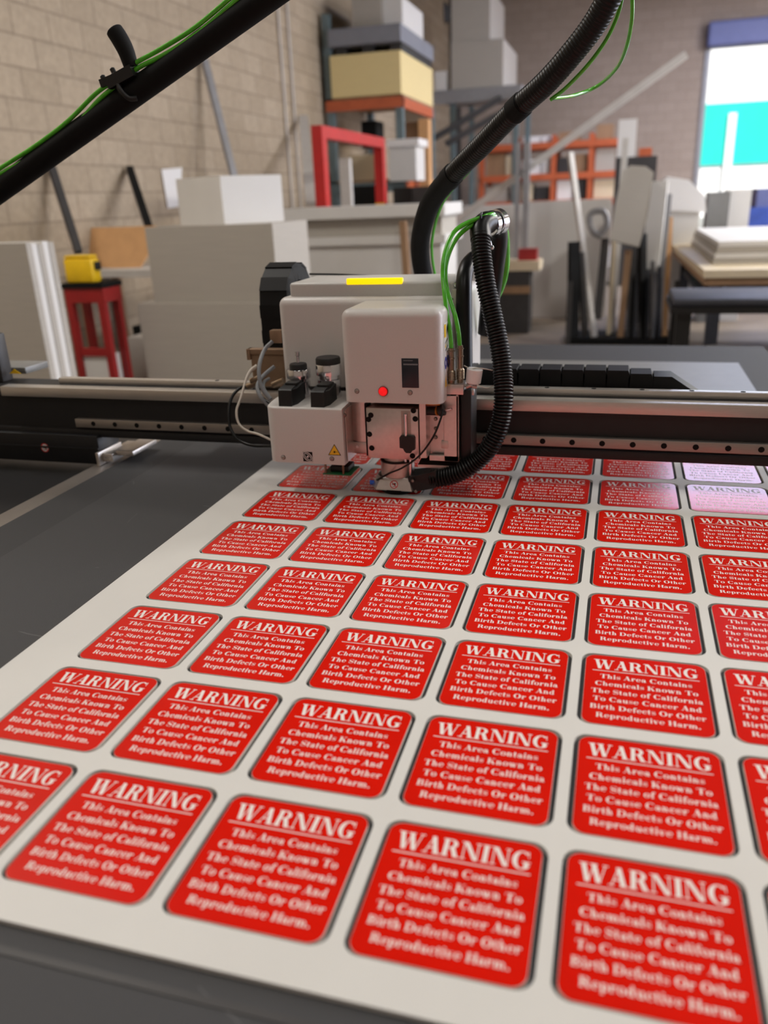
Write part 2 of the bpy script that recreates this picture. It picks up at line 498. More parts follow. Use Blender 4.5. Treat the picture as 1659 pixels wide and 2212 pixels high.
# ---- a bold, high-contrast roman alphabet drawn from stems, hairlines, bowls and serifs
class Glyph:
    def __init__(s): s.p = []; s.adv = 1.0
    def P(s, *pts): s.p.append(list(pts)); return s
    def H(s, x0, x1, y, t=0.055): return s.P((x0, y), (x1, y), (x1, y + t), (x0, y + t))
    def V(s, x, y0, y1, t, bot=1, top=1, o=0.085, l=1, r=1):
        s.P((x, y0), (x + t, y0), (x + t, y1), (x, y1))
        if bot: s.H(x - o, x + t + o, y0)
        if top: s.H(x - o * l, x + t + o * r, y1 - 0.055)
        return s
    def L(s, x0, y0, x1, y1, t): return s.P((x0, y0), (x0 + t, y0), (x1 + t, y1), (x1, y1))
    def O(s, cx, cy, rx, ry, tx, ty, a0=0, a1=360, n=20):
        n = max(6, int(n * abs(a1 - a0) / 360))
        for k in range(n):
            q = []
            for a, f in ((a0 + (a1 - a0) * k / n, 0), (a0 + (a1 - a0) * (k + 1) / n, 0), (a0 + (a1 - a0) * (k + 1) / n, 1), (a0 + (a1 - a0) * k / n, 1)):
                t = math.radians(a)
                q.append((cx + (rx - tx * f) * math.cos(t), cy + (ry - ty * f) * math.sin(t)))
            s.p.append(q)
        return s
    def D(s, cx, cy, r, n=12): return s.P(*[(cx + r * math.cos(2 * PI * k / n), cy + r * math.sin(2 * PI * k / n)) for k in range(n)])
    def S(s, pts, ws):
        P = [Vector((x, y, 0)) for x, y in pts]
        for i in range(len(P) - 1):
            q = []
            for j, sg in ((i, 1), (i + 1, 1), (i + 1, -1), (i, -1)):
                t = (P[min(j + 1, len(P) - 1)] - P[max(j - 1, 0)]).normalized()
                nrm = Vector((-t.y, t.x, 0)) * (ws[j] / 2 * sg)
                q.append(((P[j] + nrm).x, (P[j] + nrm).y))
            s.p.append(q)
        return s
def ess(g, x, w, h):
    pts = []; ws = []
    for k in range(25):
        t = k / 24
        a = t * 2 - 1
        # S spine from the top-right terminal round to the bottom-left one
        ang = math.radians(20 + 500 * t)
        if t < 0.5:
            th = math.radians(25 + 245 * (t / 0.5)); cx, cy = 0.5, 0.745
        else:
            th = math.radians(90 - 245 * ((t - 0.5) / 0.5)); cx, cy = 0.5, 0.255
        px = cx + 0.36 * math.cos(th); py = cy + 0.235 * math.sin(th)
        pts.append((x + px * w, py * h)); ws.append((0.055 + 0.2 * max(0, 1 - abs(a) * 2.2) + 0.05 * max(0, abs(a) - 0.8) / 0.2) * h ** 0.5 * (0.9 if h < 1 else 1))
    g.S(pts, ws)
    g.P((x + 0.8 * w, 0.98 * h), (x + 0.87 * w, 0.98 * h), (x + 0.87 * w, 0.68 * h), (x + 0.83 * w, 0.68 * h))
    g.P((x + 0.12 * w, 0.02 * h), (x + 0.19 * w, 0.02 * h), (x + 0.165 * w, 0.34 * h), (x + 0.12 * w, 0.34 * h))
def glyph(c):
    g = Glyph(); B = 0.23; b = 0.185; h = 0.06; X = 0.69
    if c == 'A':
        g.L(0.1, 0, 0.46, 1, h).L(0.62, 0, 0.36, 1, 0.24).H(0.22, 0.7, 0.29, h).H(-0.02, 0.28, 0).H(0.54, 0.98, 0); g.adv = 0.97
    elif c == 'B':
        g.V(0.09, 0, 1, B, 1, 1, 0.08, 1, 0).O(0.44, 0.755, 0.36, 0.245, 0.22, 0.06, -90, 90).O(0.46, 0.27, 0.41, 0.27, 0.23, 0.06, -90, 90)
        g.H(0.3, 0.46, 0.94, 0.06).H(0.3, 0.48, 0.5, 0.06).H(0.3, 0.48, 0, 0.06); g.adv = 0.95
    elif c in 'CG':
        g.O(0.54, 0.5, 0.5, 0.52, 0.25, 0.06, 48, 318, 30)
        g.P((0.83, 1.0), (0.89, 1.0), (0.91, 0.66), (0.87, 0.66))
        if c == 'C': g.adv = 0.98
        else:
            g.P((0.66, 0.02), (0.89, 0.08), (0.89, 0.42), (0.66, 0.42)).H(0.56, 1.0, 0.38).O(0.54, 0.5, 0.5, 0.52, 0.2, 0.06, 300, 330); g.adv = 1.05
    elif c == 'D':
        g.V(0.09, 0, 1, B, 1, 1, 0.08, 1, 0).O(0.42, 0.5, 0.58, 0.5, 0.25, 0.06, -90, 90, 30).H(0.3, 0.44, 0.94, 0.06).H(0.3, 0.44, 0, 0.06); g.adv = 1.06
    elif c == 'H':
        g.V(0.1, 0, 1, B).V(0.7, 0, 1, B).H(0.3, 0.72, 0.48, h); g.adv = 1.04
    elif c == 'I':
        g.V(0.1, 0, 1, B + 0.01); g.adv = 0.46
    elif c == 'K':
        g.V(0.1, 0, 1, B).L(0.3, 0.38, 0.74, 1, h).L(0.68, 0, 0.38, 0.56, 0.25).H(0.62, 1.0, 0).H(0.62, 0.95, 0.945); g.adv = 1.02
    elif c == 'N':
        g.V(0.12, 0, 1, h, 1, 0, 0.11).L(0.72, 0, 0.1, 1, 0.25).V(0.88, 0, 1, h, 0, 1, 0.11).H(-0.01, 0.34, 0.945); g.adv = 1.08
    elif c == 'O':
        g.O(0.54, 0.5, 0.5, 0.52, 0.25, 0.06, 0, 360, 36); g.adv = 1.09
    elif c == 'R':
        g.V(0.09, 0, 1, B, 1, 1, 0.08, 1, 0).O(0.44, 0.74, 0.38, 0.26, 0.22, 0.06, -90, 90).H(0.3, 0.46, 0.94, 0.06).H(0.3, 0.48, 0.48, 0.06)
        g.L(0.68, 0, 0.44, 0.52, 0.25).H(0.64, 1.0, 0); g.adv = 1.0
    elif c == 'S':
        ess(g, -0.02, 0.84, 1.0); g.adv = 0.78
    elif c == 'T':
        g.V(0.36, 0, 1, B, 1, 0).H(0.03, 0.92, 0.94, 0.06).P((0.03, 0.95), (0.1, 0.95), (0.06, 0.68), (0.03, 0.68)).P((0.92, 0.95), (0.85, 0.95), (0.89, 0.68), (0.92, 0.68)); g.adv = 0.95
    elif c == 'W':
        g.L(0.3, 0, 0.06, 1, 0.24).L(0.42, 0, 0.72, 1, h).L(0.86, 0, 0.58, 1, 0.24).L(0.99, 0, 1.27, 1, h)
        g.H(-0.03, 0.4, 0.945).H(0.5, 0.9, 0.945).H(1.16, 1.44, 0.945); g.adv = 1.44
    elif c == 'a':
        g.O(0.28, 0.21, 0.25, 0.225, 0.17, 0.05).V(0.38, 0.02, 0.5, b, 0, 0).O(0.32, 0.46, 0.25, 0.24, 0.14, 0.06, 0, 150).D(0.15, 0.53, 0.085).H(0.5, 0.68, 0.0, 0.06); g.adv = 0.68
    elif c == 'c':
        g.O(0.36, 0.345, 0.32, 0.36, 0.19, 0.055, 50, 320).D(0.52, 0.52, 0.1); g.adv = 0.64
    elif c == 'd':
        g.O(0.34, 0.34, 0.31, 0.355, 0.19, 0.06, 20, 340).V(0.43, 0, 1.02, b, 0, 1, 0.07, 1, 0).H(0.55, 0.72, 0); g.adv = 0.75
    elif c == 'e':
        g.O(0.36, 0.345, 0.32, 0.36, 0.18, 0.055, 0, 320).H(0.14, 0.62, 0.34, 0.055); g.adv = 0.69
    elif c == 'f':
        g.V(0.14, 0, 0.8, b, 1, 0, 0.08).O(0.4, 0.78, 0.26, 0.27, 0.17, 0.06, 60, 180).D(0.47, 0.91, 0.09).H(0.0, 0.5, 0.63, 0.06); g.adv = 0.48
    elif c in 'hnm':
        g.V(0.1, 0, 1.02 if c == 'h' else X, b, 1, 1, 0.075, 1, 0)
        for k in range(2 if c == 'm' else 1):
            x = 0.27 + 0.38 * k
            g.O(x + 0.09, 0.4, 0.28, 0.3, 0.18, 0.09, 0, 150).V(x + 0.18, 0, 0.42, b, 1, 0, 0.07)
        g.adv = 1.15 if c == 'm' else 0.77
    elif c in 'il':
        g.V(0.1, 0, X if c == 'i' else 1.02, b, 1, 1, 0.075, 1, 0)
        if c == 'i': g.D(0.19, 0.9, 0.115)
        g.adv = 0.39
    elif c == 'o':
        g.O(0.36, 0.345, 0.33, 0.36, 0.19, 0.055, 0, 360, 28); g.adv = 0.72
    elif c == 'p':
        g.V(0.1, -0.3, X, b, 1, 1, 0.075, 1, 0).O(0.4, 0.34, 0.31, 0.355, 0.19, 0.06, -160, 160); g.adv = 0.75
    elif c == 'r':
        g.V(0.1, 0, X, b, 1, 1, 0.075, 1, 0).O(0.44, 0.4, 0.19, 0.29, 0.07, 0.08, 80, 170).D(0.5, 0.58, 0.11); g.adv = 0.61
    elif c == 's':
        ess(g, 0.0, 0.6, 0.7); g.adv = 0.57
    elif c == 't':
        g.V(0.12, 0.1, 0.88, b, 0, 0).O(0.34, 0.14, 0.22, 0.155, 0.17, 0.06, 180, 300).H(0.0, 0.47, 0.63, 0.06); g.adv = 0.49
    elif c == 'u':
        g.V(0.1, 0.26, X, b, 0, 1, 0.075, 1, 0).O(0.38, 0.28, 0.28, 0.3, 0.18, 0.09, 180, 330).V(0.47, 0, X, b, 0, 1, 0.075, 1, 0).H(0.6, 0.75, 0); g.adv = 0.78
    elif c in 'vw':
        g.L(0.22, 0, 0.04, X, 0.2).L(0.33, 0, 0.53, X, h).H(-0.03, 0.32, X - 0.055)
        if c == 'w':
            g.L(0.56, 0, 0.4, X, 0.2).L(0.66, 0, 0.86, X, h).H(0.76, 1.02, X - 0.055); g.adv = 1.02
        else:
            g.H(0.42, 0.68, X - 0.055); g.adv = 0.68
    elif c == '.':
        g.D(0.16, 0.1, 0.125); g.adv = 0.36
    elif c == ' ':
        g.adv = 0.36
    return g
GL = {}
def text_polys(s, x0, x1, y, cap):
    """polygons of s set from x0 to x1 with its baseline at y and capitals cap high"""
    polys = []; pen = 0.0
    for c in s:
        if c not in GL: GL[c] = glyph(c)
        for p in GL[c].p: polys.append([(q[0] + pen, q[1]) for q in p])
        pen += GL[c].adv + 0.03
    lo = min(q[0] for p in polys for q in p); hi = max(q[0] for p in polys for q in p)
    k = (x1 - x0) / (hi - lo)
    return [[(x0 + (q[0] - lo) * k, y + q[1] * cap) for q in p] for p in polys]
SIGN_TEXT = [('WARNING', 0.006, 0.753, 0.0285, 0.128),
             ('This Area Contains', 0.058, 0.702, -0.1015, 0.0545), ('Chemicals Known To', 0.025, 0.737, -0.2005, 0.0545),
             ('The State of California', 0.001, 0.762, -0.2995, 0.0545), ('To Cause Cancer And', 0.0155, 0.7455, -0.3975, 0.0545),
             ('Birth Defects Or Other', -0.001, 0.767, -0.4965, 0.0545), ('Reproductive Harm.', 0.0415, 0.7235, -0.5965, 0.0545)]
def make_sign():
    mx, my = (sx0 + sx1) / 2, (sy0 + sy1) / 2
    pts = [(x - mx, y - my) for x, y in rrect(sx0, sy0, sx1, sy1, 0.0135)]
    b = MB().prism([(x, y, 0) for x, y in pts], (0, 0, ST))
    o = b.build('warning_sign', 'core_white', None, (0, 0, 0), smooth=False)
    pts = [(x - mx, y - my) for x, y in rrect(sx0 + 0.0003, sy0 + 0.0003, sx1 - 0.0003, sy1 - 0.0003, 0.0132)]
    f = MB().prism([(x, y, ST + 0.00002) for x, y in pts], (0, 0, 0.00012)).build('printed_face', 'sign_red', o, smooth=False)
    lt = MB()
    for s, x0, x1, y, cap in SIGN_TEXT:
        for p in text_polys(s, x0 * U, x1 * U, y * U, cap * U):
            lt.poly([(x - mx, yy - my, 0) for x, yy in p])
    lt.poly([(0 - mx, -0.0037 * U - my, 0), (0.759 * U - mx, -0.0037 * U - my, 0), (0.759 * U - mx, 0.0037 * U - my, 0), (0 - mx, 0.0037 * U - my, 0)])
    z = ST + 0.00022
    lt.v = [(p[0], p[1], z) for p in lt.v]
    l = lt.build('lettering', 'sign_white', o, smooth=False)
    return o, mx, my
sign0, mx, my = make_sign()
ROWN = ['front row', 'second row from the front', 'third row from the front', 'fourth row from the front', 'fifth row from the front', 'sixth row from the front', 'seventh row from the front', 'last row under the gantry']
COLN = ['first', 'second', 'third', 'fourth', 'fifth', 'sixth', 'seventh']
SIGNS_SEEN = {0: range(0, 6), 1: range(0, 6), 2: range(0, 6), 3: range(0, 6), 4: range(0, 6), 5: range(0, 6), 6: range(0, 6), 7: range(0, 6)}
SIGNS_SEEN[6] = range(0, 7); SIGNS_SEEN[7] = range(0, 7)
first = True
for r in range(NR):
    for c in SIGNS_SEEN[r]:
        x, y = origin(c, r)
        o = sign0 if first else sign0.copy()
        if not first:
            COL.objects.link(o)
            for ch in sign0.children:
                k = ch.copy(); COL.objects.link(k); k.parent = o
        first = False
        o.location = (x + mx + random.uniform(-0.0004, 0.0004), y + my - 0.0010 + random.uniform(-0.0003, 0.0003), TZ + 0.0001)
        tag(o, 'red warning sign, %s from the left in the %s' % (COLN[c], ROWN[r]), 'sign', 'red warning signs in the routed sheet')

# ================================================================== GANTRY
G0 = 0.904                       # height of the sheet's face
BYF, BYB = 1.069, 1.157          # front and back of the beam
gan = thing('machine_gantry', (0.4, 1.15, G0), 'black gantry beam with steel guide rails spanning the cutting table', 'gantry')
def gz(z): return G0 + z
m = MB()
m.box((-1.6, BYF, gz(0.06)), (1.6, BYF + 0.035, gz(0.150)))
m.box((-1.6, BYF + 0.035, gz(0.146)), (1.6, BYB, gz(0.150)))
m.box((-1.6, BYF + 0.006, gz(0.150)), (1.6, BYB, gz(0.172)))
m.box((-1.6, BYF - 0.006, gz(0.053)), (1.6, BYF + 0.03, gz(0.072)), 0.002)
m.build('beam_body', 'beam_black', gan)
bl = (-0.772, 1.6)
MB().box((bl[0], BYF - 0.012, gz(0.150)), (bl[1], BYF + 0.02, gz(0.1735)), 0.0015).build('front_strip', 'steel', gan)
m = MB()
m.box((-0.64, 1.108, gz(0.172)), (1.6, 1.130, gz(0.186)), 0.002)
m.box((-0.64, 1.138, gz(0.172)), (1.6, 1.150, gz(0.180)), 0.001)
m.build('top_rail', 'steel', gan)
rl = (-0.5723, 1.0540, 0.9965)[0]
m = MB()
m.box((rl, BYF - 0.015, gz(0.079)), (1.6, BYF, gz(0.0995)), 0.0012)
m.mat(1)
h0 = (0.5381, 1.0540, 0.9910)[0]
for k in range(-20, 20):
    x = h0 + 0.0589 * k
    if rl < x < 1.6: m.cyl((x, BYF - 0.0155, gz(0.0893)), (x, BYF - 0.0145, gz(0.0893)), 0.0058, 18)
m.build('guide_rail', ['steel_rail', 'black_matte'], gan)
m = MB()
for k in range(-8, 14):
    x = h0 + 0.0589 * 1.6 * k
    m.cyl((x, 1.119, gz(0.1859)), (x, 1.119, gz(0.1864)), 0.005, 14)
m.build('rail_bolt', 'black_matte', gan)
# far-left end of the beam that rides on the side track
m = MB()
m.box((-1.6, BYF - 0.02, gz(-0.012)), (-0.515, BYB - 0.02, gz(0.06)), 0.003)
m.box((-1.6, BYF - 0.024, gz(0.026)), (-0.515, BYF - 0.02, gz(0.03)))
m.build('end_carriage', 'panel_black', gan)
p = (-0.6680, 1.0480, 0.9291)
m = MB()
def no_touch(m, c, r, ux, uz, n):
    """round keep-hands-off mark: mats 0 white, 1 red, 2 black; ux, uz span its plane, n faces out"""
    c = Vector(c); ux = Vector(ux); uz = Vector(uz); n = Vector(n)
    def P(x, y, h): return c + ux * (x * r) + uz * (y * r) + n * h
    m.mat(0).poly([P(math.cos(2 * PI * k / 28), math.sin(2 * PI * k / 28), 0.0002) for k in range(28)])
    m.mat(2)
    m.poly([P(x, y, 0.0003) for x, y in ((-0.45, -0.05), (0.05, -0.1), (0.1, -0.35), (0.4, -0.3), (0.35, 0.1), (0.5, 0.3), (0.1, 0.35), (-0.1, 0.2), (-0.5, 0.2))])
    m.poly([P(x, y, 0.0003) for x, y in ((-0.4, -0.5), (0.4, -0.5), (0.4, -0.4), (-0.4, -0.4))])
    m.mat(1)
    for k in range(28):
        a, b = 2 * PI * k / 28, 2 * PI * (k + 1) / 28
        m.poly([P(math.cos(a), math.sin(a), 0.0004), P(math.cos(b), math.sin(b), 0.0004), P(0.8 * math.cos(b), 0.8 * math.sin(b), 0.0004), P(0.8 * math.cos(a), 0.8 * math.sin(a), 0.0004)])
    m.poly([P(x, y, 0.0004) for x, y in ((-0.62, 0.5), (-0.5, 0.62), (0.62, -0.5), (0.5, -0.62))])
no_touch(m, p, 0.0115, (1, 0, 0), (0, 0, 1), (0, -1, 0))
m.build('warning_mark', ['sticker_white', 'sticker_red', 'black_matte'], gan, smooth=False)
# track slide under the beam
a = (-0.4977, 1.0500, 0.9301); b = (-0.3734, 1.0500, 0.9662)
m = MB()
m.box((-0.508, 1.045, gz(-0.002)), (-0.478, 1.16, gz(0.018)), 0.002)
m.box((-0.514, 1.03, gz(-0.010)), (-0.506, 1.13, gz(0.024)), 0.001)
m.box((-0.478, 1.06, gz(0.010)), (-0.43, 1.17, gz(0.022)), 0.002)
m.mat(1)
for k in range(2): m.cyl((-0.498 + 0.012 * k, 1.0455, gz(0.008)), (-0.498 + 0.012 * k, 1.044, gz(0.008)), 0.004, 14)
m.build('track_slide', ['alu', 'chrome'], gan)
# grey box and post standing on the far-left end
a = (-0.8621, 1.2000, 1.1036); b = (-0.7732, 1.2000, 1.1049)
MB().box((a[0] - 0.03, 1.16, gz(0.182)), (b[0], 1.25, a[2]), 0.003).build('terminal_box', 'tray_grey', gan)
MB().box((-0.90, 1.10, gz(0.172)), (-0.795, 1.14, (-0.7927, 1.1200, 1.1957)[2]), 0.006).build('end_post', 'dark_bar', gan)
MB().prism([(-0.7902, 1.1200, 1.0958), add((-0.7902, 1.1200, 1.0958), 0.035, 0, 0), add((-0.7902, 1.1200, 1.0958), 0.0175, 0.0, 0.012)], (0, 0.001, 0)).build('yellow_mark', 'sticker_yellow', gan, smooth=False)
# cable trough behind the beam
m = MB()
m.box((-0.35, BYB, gz(0.138)), (1.5, 1.24, gz(0.142)))
m.box((-0.35, 1.236, gz(0.142)), (1.5, 1.24, gz(0.15)))
m.build('cable_trough', 'tray_grey', gan, smooth=False)

# ---- energy chain lying in the trough behind the beam
ch = thing('cable_chain', (0.65, 1.20, gz(0.142)), 'black plastic cable chain lying along the back of the gantry beam', 'cable chain')
xe = (0.8425, 1.1680, 1.0879)[0]
zt = (0.4631, 1.1680, 1.1177)[2]
n = 15
for k in range(n):
    x1 = xe - 0.05 - 0.046 * k
    x0 = x1 - 0.0445
    top = zt - (0.006 if k < 2 else 0) - (0.005 if k == 0 else 0)
    m = MB()
    pts = [(x0, 0, gz(0.156)), (x0 + 0.007, 0, gz(0.142)), (x1 - 0.007, 0, gz(0.142)), (x1, 0, gz(0.156)), (x1 + 0.003, 0, top - 0.012), (x1 - 0.002, 0, top), (x0 + 0.002, 0, top), (x0 - 0.002, 0, top - 0.01)]
    if k == 0: pts = [(x0, 0, gz(0.156)), (x0 + 0.007, 0, gz(0.142)), (x1 + 0.055, 0, gz(0.150)), (x1 + 0.05, 0, gz(0.165)), (x1 - 0.008, 0, top), (x0 + 0.002, 0, top)]
    m.prism([(q[0], 1.168, q[2]) for q in pts], (0, 0.06, 0))
    m.build('link', 'chain_black', ch)

# ---- loop of cable chain rising behind the head
lp = thing('cable_chain_loop', (-0.08, 1.2, gz(0.182)), 'black cable chain looping up behind the left of the cutting head', 'cable chain')
cx0, cx1 = -0.112, -0.046
ztop = (-0.0691, 1.2000, 1.3385)[2]
R_ = 0.085
path = []
for k in range(6): path.append((1.165, gz(0.182) + (ztop - R_ - gz(0.182)) * k / 6, 0))
for k in range(9):
    a = PI - PI * 0.95 * k / 8
    path.append((1.165 + R_ + R_ * math.cos(a), ztop - R_ + R_ * math.sin(a), 0))
for k in range(len(path) - 1):
    (y0, z0, _), (y1, z1, _) = path[k], path[k + 1]
    t = Vector((0, y1 - y0, z1 - z0)).normalized(); nr = Vector((0, -t.z, t.y))
    if nr.dot(Vector((0, 1.165 + R_ - y0, ztop - R_ - z0))) < 0: nr = -nr
    m = MB()
    for xx0, xx1, o0, o1 in ((cx0, cx1, 0.0, 0.004), (cx0, cx0 + 0.006, 0.004, 0.036), (cx1 - 0.006, cx1, 0.004, 0.036)):
        A = Vector((xx0, y0, z0)) + nr * (o0 - 0.003 * (k % 2)) - t * 0.0004; B = Vector((xx0, y1, z1)) + nr * (o0 - 0.003 * (k % 2)) + t * 0.0004
        C_ = Vector((xx0, y1, z1)) + nr * o1 - t * (0.0012 + 0.18 * o1); D_ = Vector((xx0, y0, z0)) + nr * o1 + t * (0.0012 + 0.18 * o1)
        m.prism([A, B, C_, D_], (xx1 - xx0, 0, 0))
    A = Vector((cx0 + 0.008, y0, z0)) + nr * 0.006; B = Vector((cx0 + 0.008, y1, z1)) + nr * 0.006
    C_ = Vector((cx0 + 0.008, y1, z1)) + nr * 0.03; D_ = Vector((cx0 + 0.008, y0, z0)) + nr * 0.03
    m.prism([A, B, C_, D_], (cx1 - cx0 - 0.016, 0, 0))
    m.build('link', 'chain_black', lp)
tag(MB().tube(spline([(-0.0236, 1.2600, 1.3122), (0.0396, 1.2800, 1.3084), (0.1621, 1.2400, 1.3064)], 0.01), 0.0022, 8).build('loop_cable', 'hose_black', None, (-0.0236, 1.2600, 1.3122)), 'thin dark cable running from the chain loop along the head top', 'cable')

# ================================================================== CUTTING HEAD
HF = 0.90
hd = thing('router_carriage', (0.2, 1.03, gz(0.0)), 'white plastic cutting head with yellow status light over the red signs', 'cutting machine head')
# rear housing, straddling the beam
RF = 1.03
m = MB()
m.box((-0.012, RF, gz(0.196)), (0.365, 1.34, gz(0.382)), 0.017, 5, only=lambda c, d: not (abs(d.z) < 0.5 and c.z < gz(0.25)))
m.build('rear_housing', 'head_white', hd)
m = MB()
m.box((0.012, 1.046, gz(0.380)), (0.362, 1.205, gz(0.4095)), 0.006, 3, only=lambda c, d: c.z > gz(0.39) or abs(d.z) > 0.5)
m.build('top_lid', 'lid_grey', hd)
a = (0.1289, 1.0696, 1.3137); b = (0.2517, 1.0541, 1.3137)
MB().box((0.137, 1.0445, gz(0.4045)), (0.254, 1.056, gz(0.4165)), 0.002).build('status_light', 'lamp_yellow', hd)
m = MB()
for u in (1,):
    for q in ((0.3612, 1.0450, 1.3062), (0.3561, 1.0280, 1.2810)): m.lathe(q, [(0.004, 0), (0.0035, 0.002), (0.0, 0.0026)], 14, (0, -1, 0))
m.build('housing_screw', 'chrome', hd)
MB().box((0.355, 1.035, gz(0.20)), (0.367, 1.05, gz(0.395)), 0.002).build('corner_strip', 'alu', hd)

# front cover
m = MB()
FX0, FX1, FZ0, FZ1 = 0.168, 0.362, gz(0.1985), gz(0.3745)
m.box((FX0, HF, FZ0), (FX1, RF, FZ1), 0.0165, 6, only=lambda c, d: (abs(d.z) > 0.5 and c.y < HF + 0.02) or (abs(d.z) < 0.5 and c.z > FZ1 - 0.01 and c.y < RF - 0.001))
fc = m.build('front_cover', 'head_white', hd)
# control window with two rows of fine print
a = (0.2856, 0.8995, 1.1890); b = (0.3181, 0.8995, 1.1335)
m = MB().box((a[0], HF - 0.0012, b[2]), (b[0], HF + 0.002, a[2]), 0.0006)
m.mat(1)
m.box((a[0] + 0.004, HF - 0.0015, a[2] - 0.0046), (a[0] + 0.022, HF - 0.0011, a[2] - 0.0036))
for k in range(9): m.box((a[0] + 0.004 + 0.0031 * k, HF - 0.0015, a[2] - 0.0125), (a[0] + 0.0064 + 0.0031 * k, HF - 0.0011, a[2] - 0.0098))
m.build('control_window', ['screen_navy', 'cable_grey'], fc)
c = (0.2480, 0.8995, 1.1257)
m = MB().lathe(c, [(0.0098, 0), (0.0098, 0.002), (0.0088, 0.003), (0.0086, 0.0028)], 28, (0, -1, 0))
m.build('button_ring', 'stand_red', fc)
MB().lathe(c, [(0.0086, 0.001), (0.0082, 0.004), (0.005, 0.0056), (0.0, 0.006)], 28, (0, -1, 0)).build('red_button', 'lamp_red', fc)
def screws(pts, parent, r=0.0042):
    for q in pts:
        m = MB().lathe(q, [(r, -0.001), (r, 0.001), (r * 0.8, 0.0022), (r * 0.45, 0.0026), (r * 0.4, 0.0014), (0, 0.0014)], 18, (0, -1, 0))
        m.mat(1).lathe(q, [(r * 1.18, -0.001), (r * 1.18, 0.0003), (0, 0.0003)], 18, (0, -1, 0))  # dark disc puts the shadow around the screw head into the colour
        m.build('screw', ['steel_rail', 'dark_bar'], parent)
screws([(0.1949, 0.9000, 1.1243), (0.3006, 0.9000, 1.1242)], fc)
# stickers down the right flank
def flank(y, z): return (FX1 + 0.0004, y, z)
m = MB()
y0, y1, z0, z1 = 0.925, 0.963, gz(0.225), gz(0.345)
m.mat(0)
m.poly([flank(y0, z0), flank(y1, z0), flank(y1, z1), flank(y0, z1)])
def fp(m, i, pts, e=0.0003): m.mat(i).poly([(FX1 + 0.0004 + e, y0 + (y1 - y0) * p, z0 + (z1 - z0) * q) for p, q in pts])
fp(m, 1, ((0, 0.78), (0.45, 0.78), (0.45, 0.98), (0.0, 0.98)))
fp(m, 3, ((0.55, 0.80), (0.9, 0.88), (0.8, 0.98), (0.6, 0.92)))
fp(m, 3, ((0.2, 0.56), (0.85, 0.62), (0.85, 0.64), (0.2, 0.58))); fp(m, 3, ((0.2, 0.68), (0.85, 0.73), (0.85, 0.75), (0.2, 0.7)))
fp(m, 1, ((0.15, 0.62), (0.4, 0.62), (0.3, 0.7)))
for cy in (0.27, 0.75):
    fp(m, 2, [(cy + 0.24 * math.cos(2 * PI * k / 20), 0.38 + 0.1 * math.sin(2 * PI * k / 20)) for k in range(20)])
    fp(m, 0, [(cy + 0.09 * math.cos(2 * PI * k / 12), 0.38 + 0.04 * math.sin(2 * PI * k / 12)) for k in range(12)], 0.0006)
fp(m, 1, ((0.02, 0.0), (0.5, 0.0), (0.26, 0.2)))
fp(m, 2, ((0.6, 0.08), (0.9, 0.08), (0.9, 0.1), (0.6, 0.1))); fp(m, 2, ((0.6, 0.16), (0.9, 0.16), (0.9, 0.18), (0.6, 0.18)))
m.build('warning_stickers', ['sticker_white', 'sticker_yellow', 'sticker_blue', 'black_matte'], fc, smooth=False)

# ---- left module: camera and pen box
LX0, LX1, LZ0, LZ1 = -0.003, 0.1615, gz(0.0685), gz(0.184)
m = MB()
bx_ = bmesh.new()
bmesh.ops.create_cube(bx_, size=1.0)
for v in bx_.verts:
    v.co = Vector((LX0 + (v.co.x + 0.5) * (LX1 - LX0), HF + (v.co.y + 0.5) * (RF - HF), LZ0 + (v.co.z + 0.5) * (LZ1 - LZ0)))
    if v.co.z > gz(0.15) and v.co.y > HF + 0.05: v.co.z += 0.006
es = [e for e in bx_.edges if (abs((e.verts[1].co - e.verts[0].co).normalized().z) > 0.5 and e.verts[0].co.y < HF + 0.01 and e.verts[0].co.x < 0.05)]
bmesh.ops.bevel(bx_, geom=es, offset=0.021, segments=6, affect='EDGES', profile=0.5)
es = [e for e in bx_.edges if min(e.verts[0].co.z, e.verts[1].co.z) > gz(0.17) and max(e.verts[0].co.y, e.verts[1].co.y) < RF - 0.001 and max(e.verts[0].co.x, e.verts[1].co.x) <= LX1 + 0.001 and not (e.verts[0].co.x > LX1 - 0.001 and e.verts[1].co.x > LX1 - 0.001)]
bmesh.ops.bevel(bx_, geom=es, offset=0.004, segments=3, affect='EDGES', profile=0.5)
m.bm(bx_); bx_.free()
bo = m.build('camera_module', 'head_white', hd)
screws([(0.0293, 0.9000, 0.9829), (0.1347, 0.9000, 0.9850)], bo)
# laser sign: yellow triangle, black rim, black burst
A_, B_, C3 = (0.1274, 0.8996, 0.9925), (0.1549, 0.8996, 0.9928), (0.1418, 0.8996, 1.0164)
cc = (Vector(A_) + Vector(B_) + Vector(C3)) / 3
m = MB().mat(1).poly([A_, B_, C3])
m.mat(0).poly([Vector((0, -0.0002, 0)) + cc + (Vector(p) - cc) * 0.84 for p in (A_, B_, C3)])
sc_ = cc + Vector((0, -0.0004, -0.0008))
m.mat(1).poly([sc_ + Vector(((0.0032 if k % 2 == 0 else 0.0014) * math.cos(PI * k / 10), 0, (0.0032 if k % 2 == 0 else 0.0014) * math.sin(PI * k / 10))) for k in range(20)])
m.poly([sc_ + Vector((0, 0, 0.0003)), sc_ + Vector((0.007, 0, 0.0003)), sc_ + Vector((0.007, 0, -0.0003)), sc_ + Vector((0, 0, -0.0003))])
m.build('laser_sticker', ['sticker_yellow', 'black_matte'], bo, smooth=False)
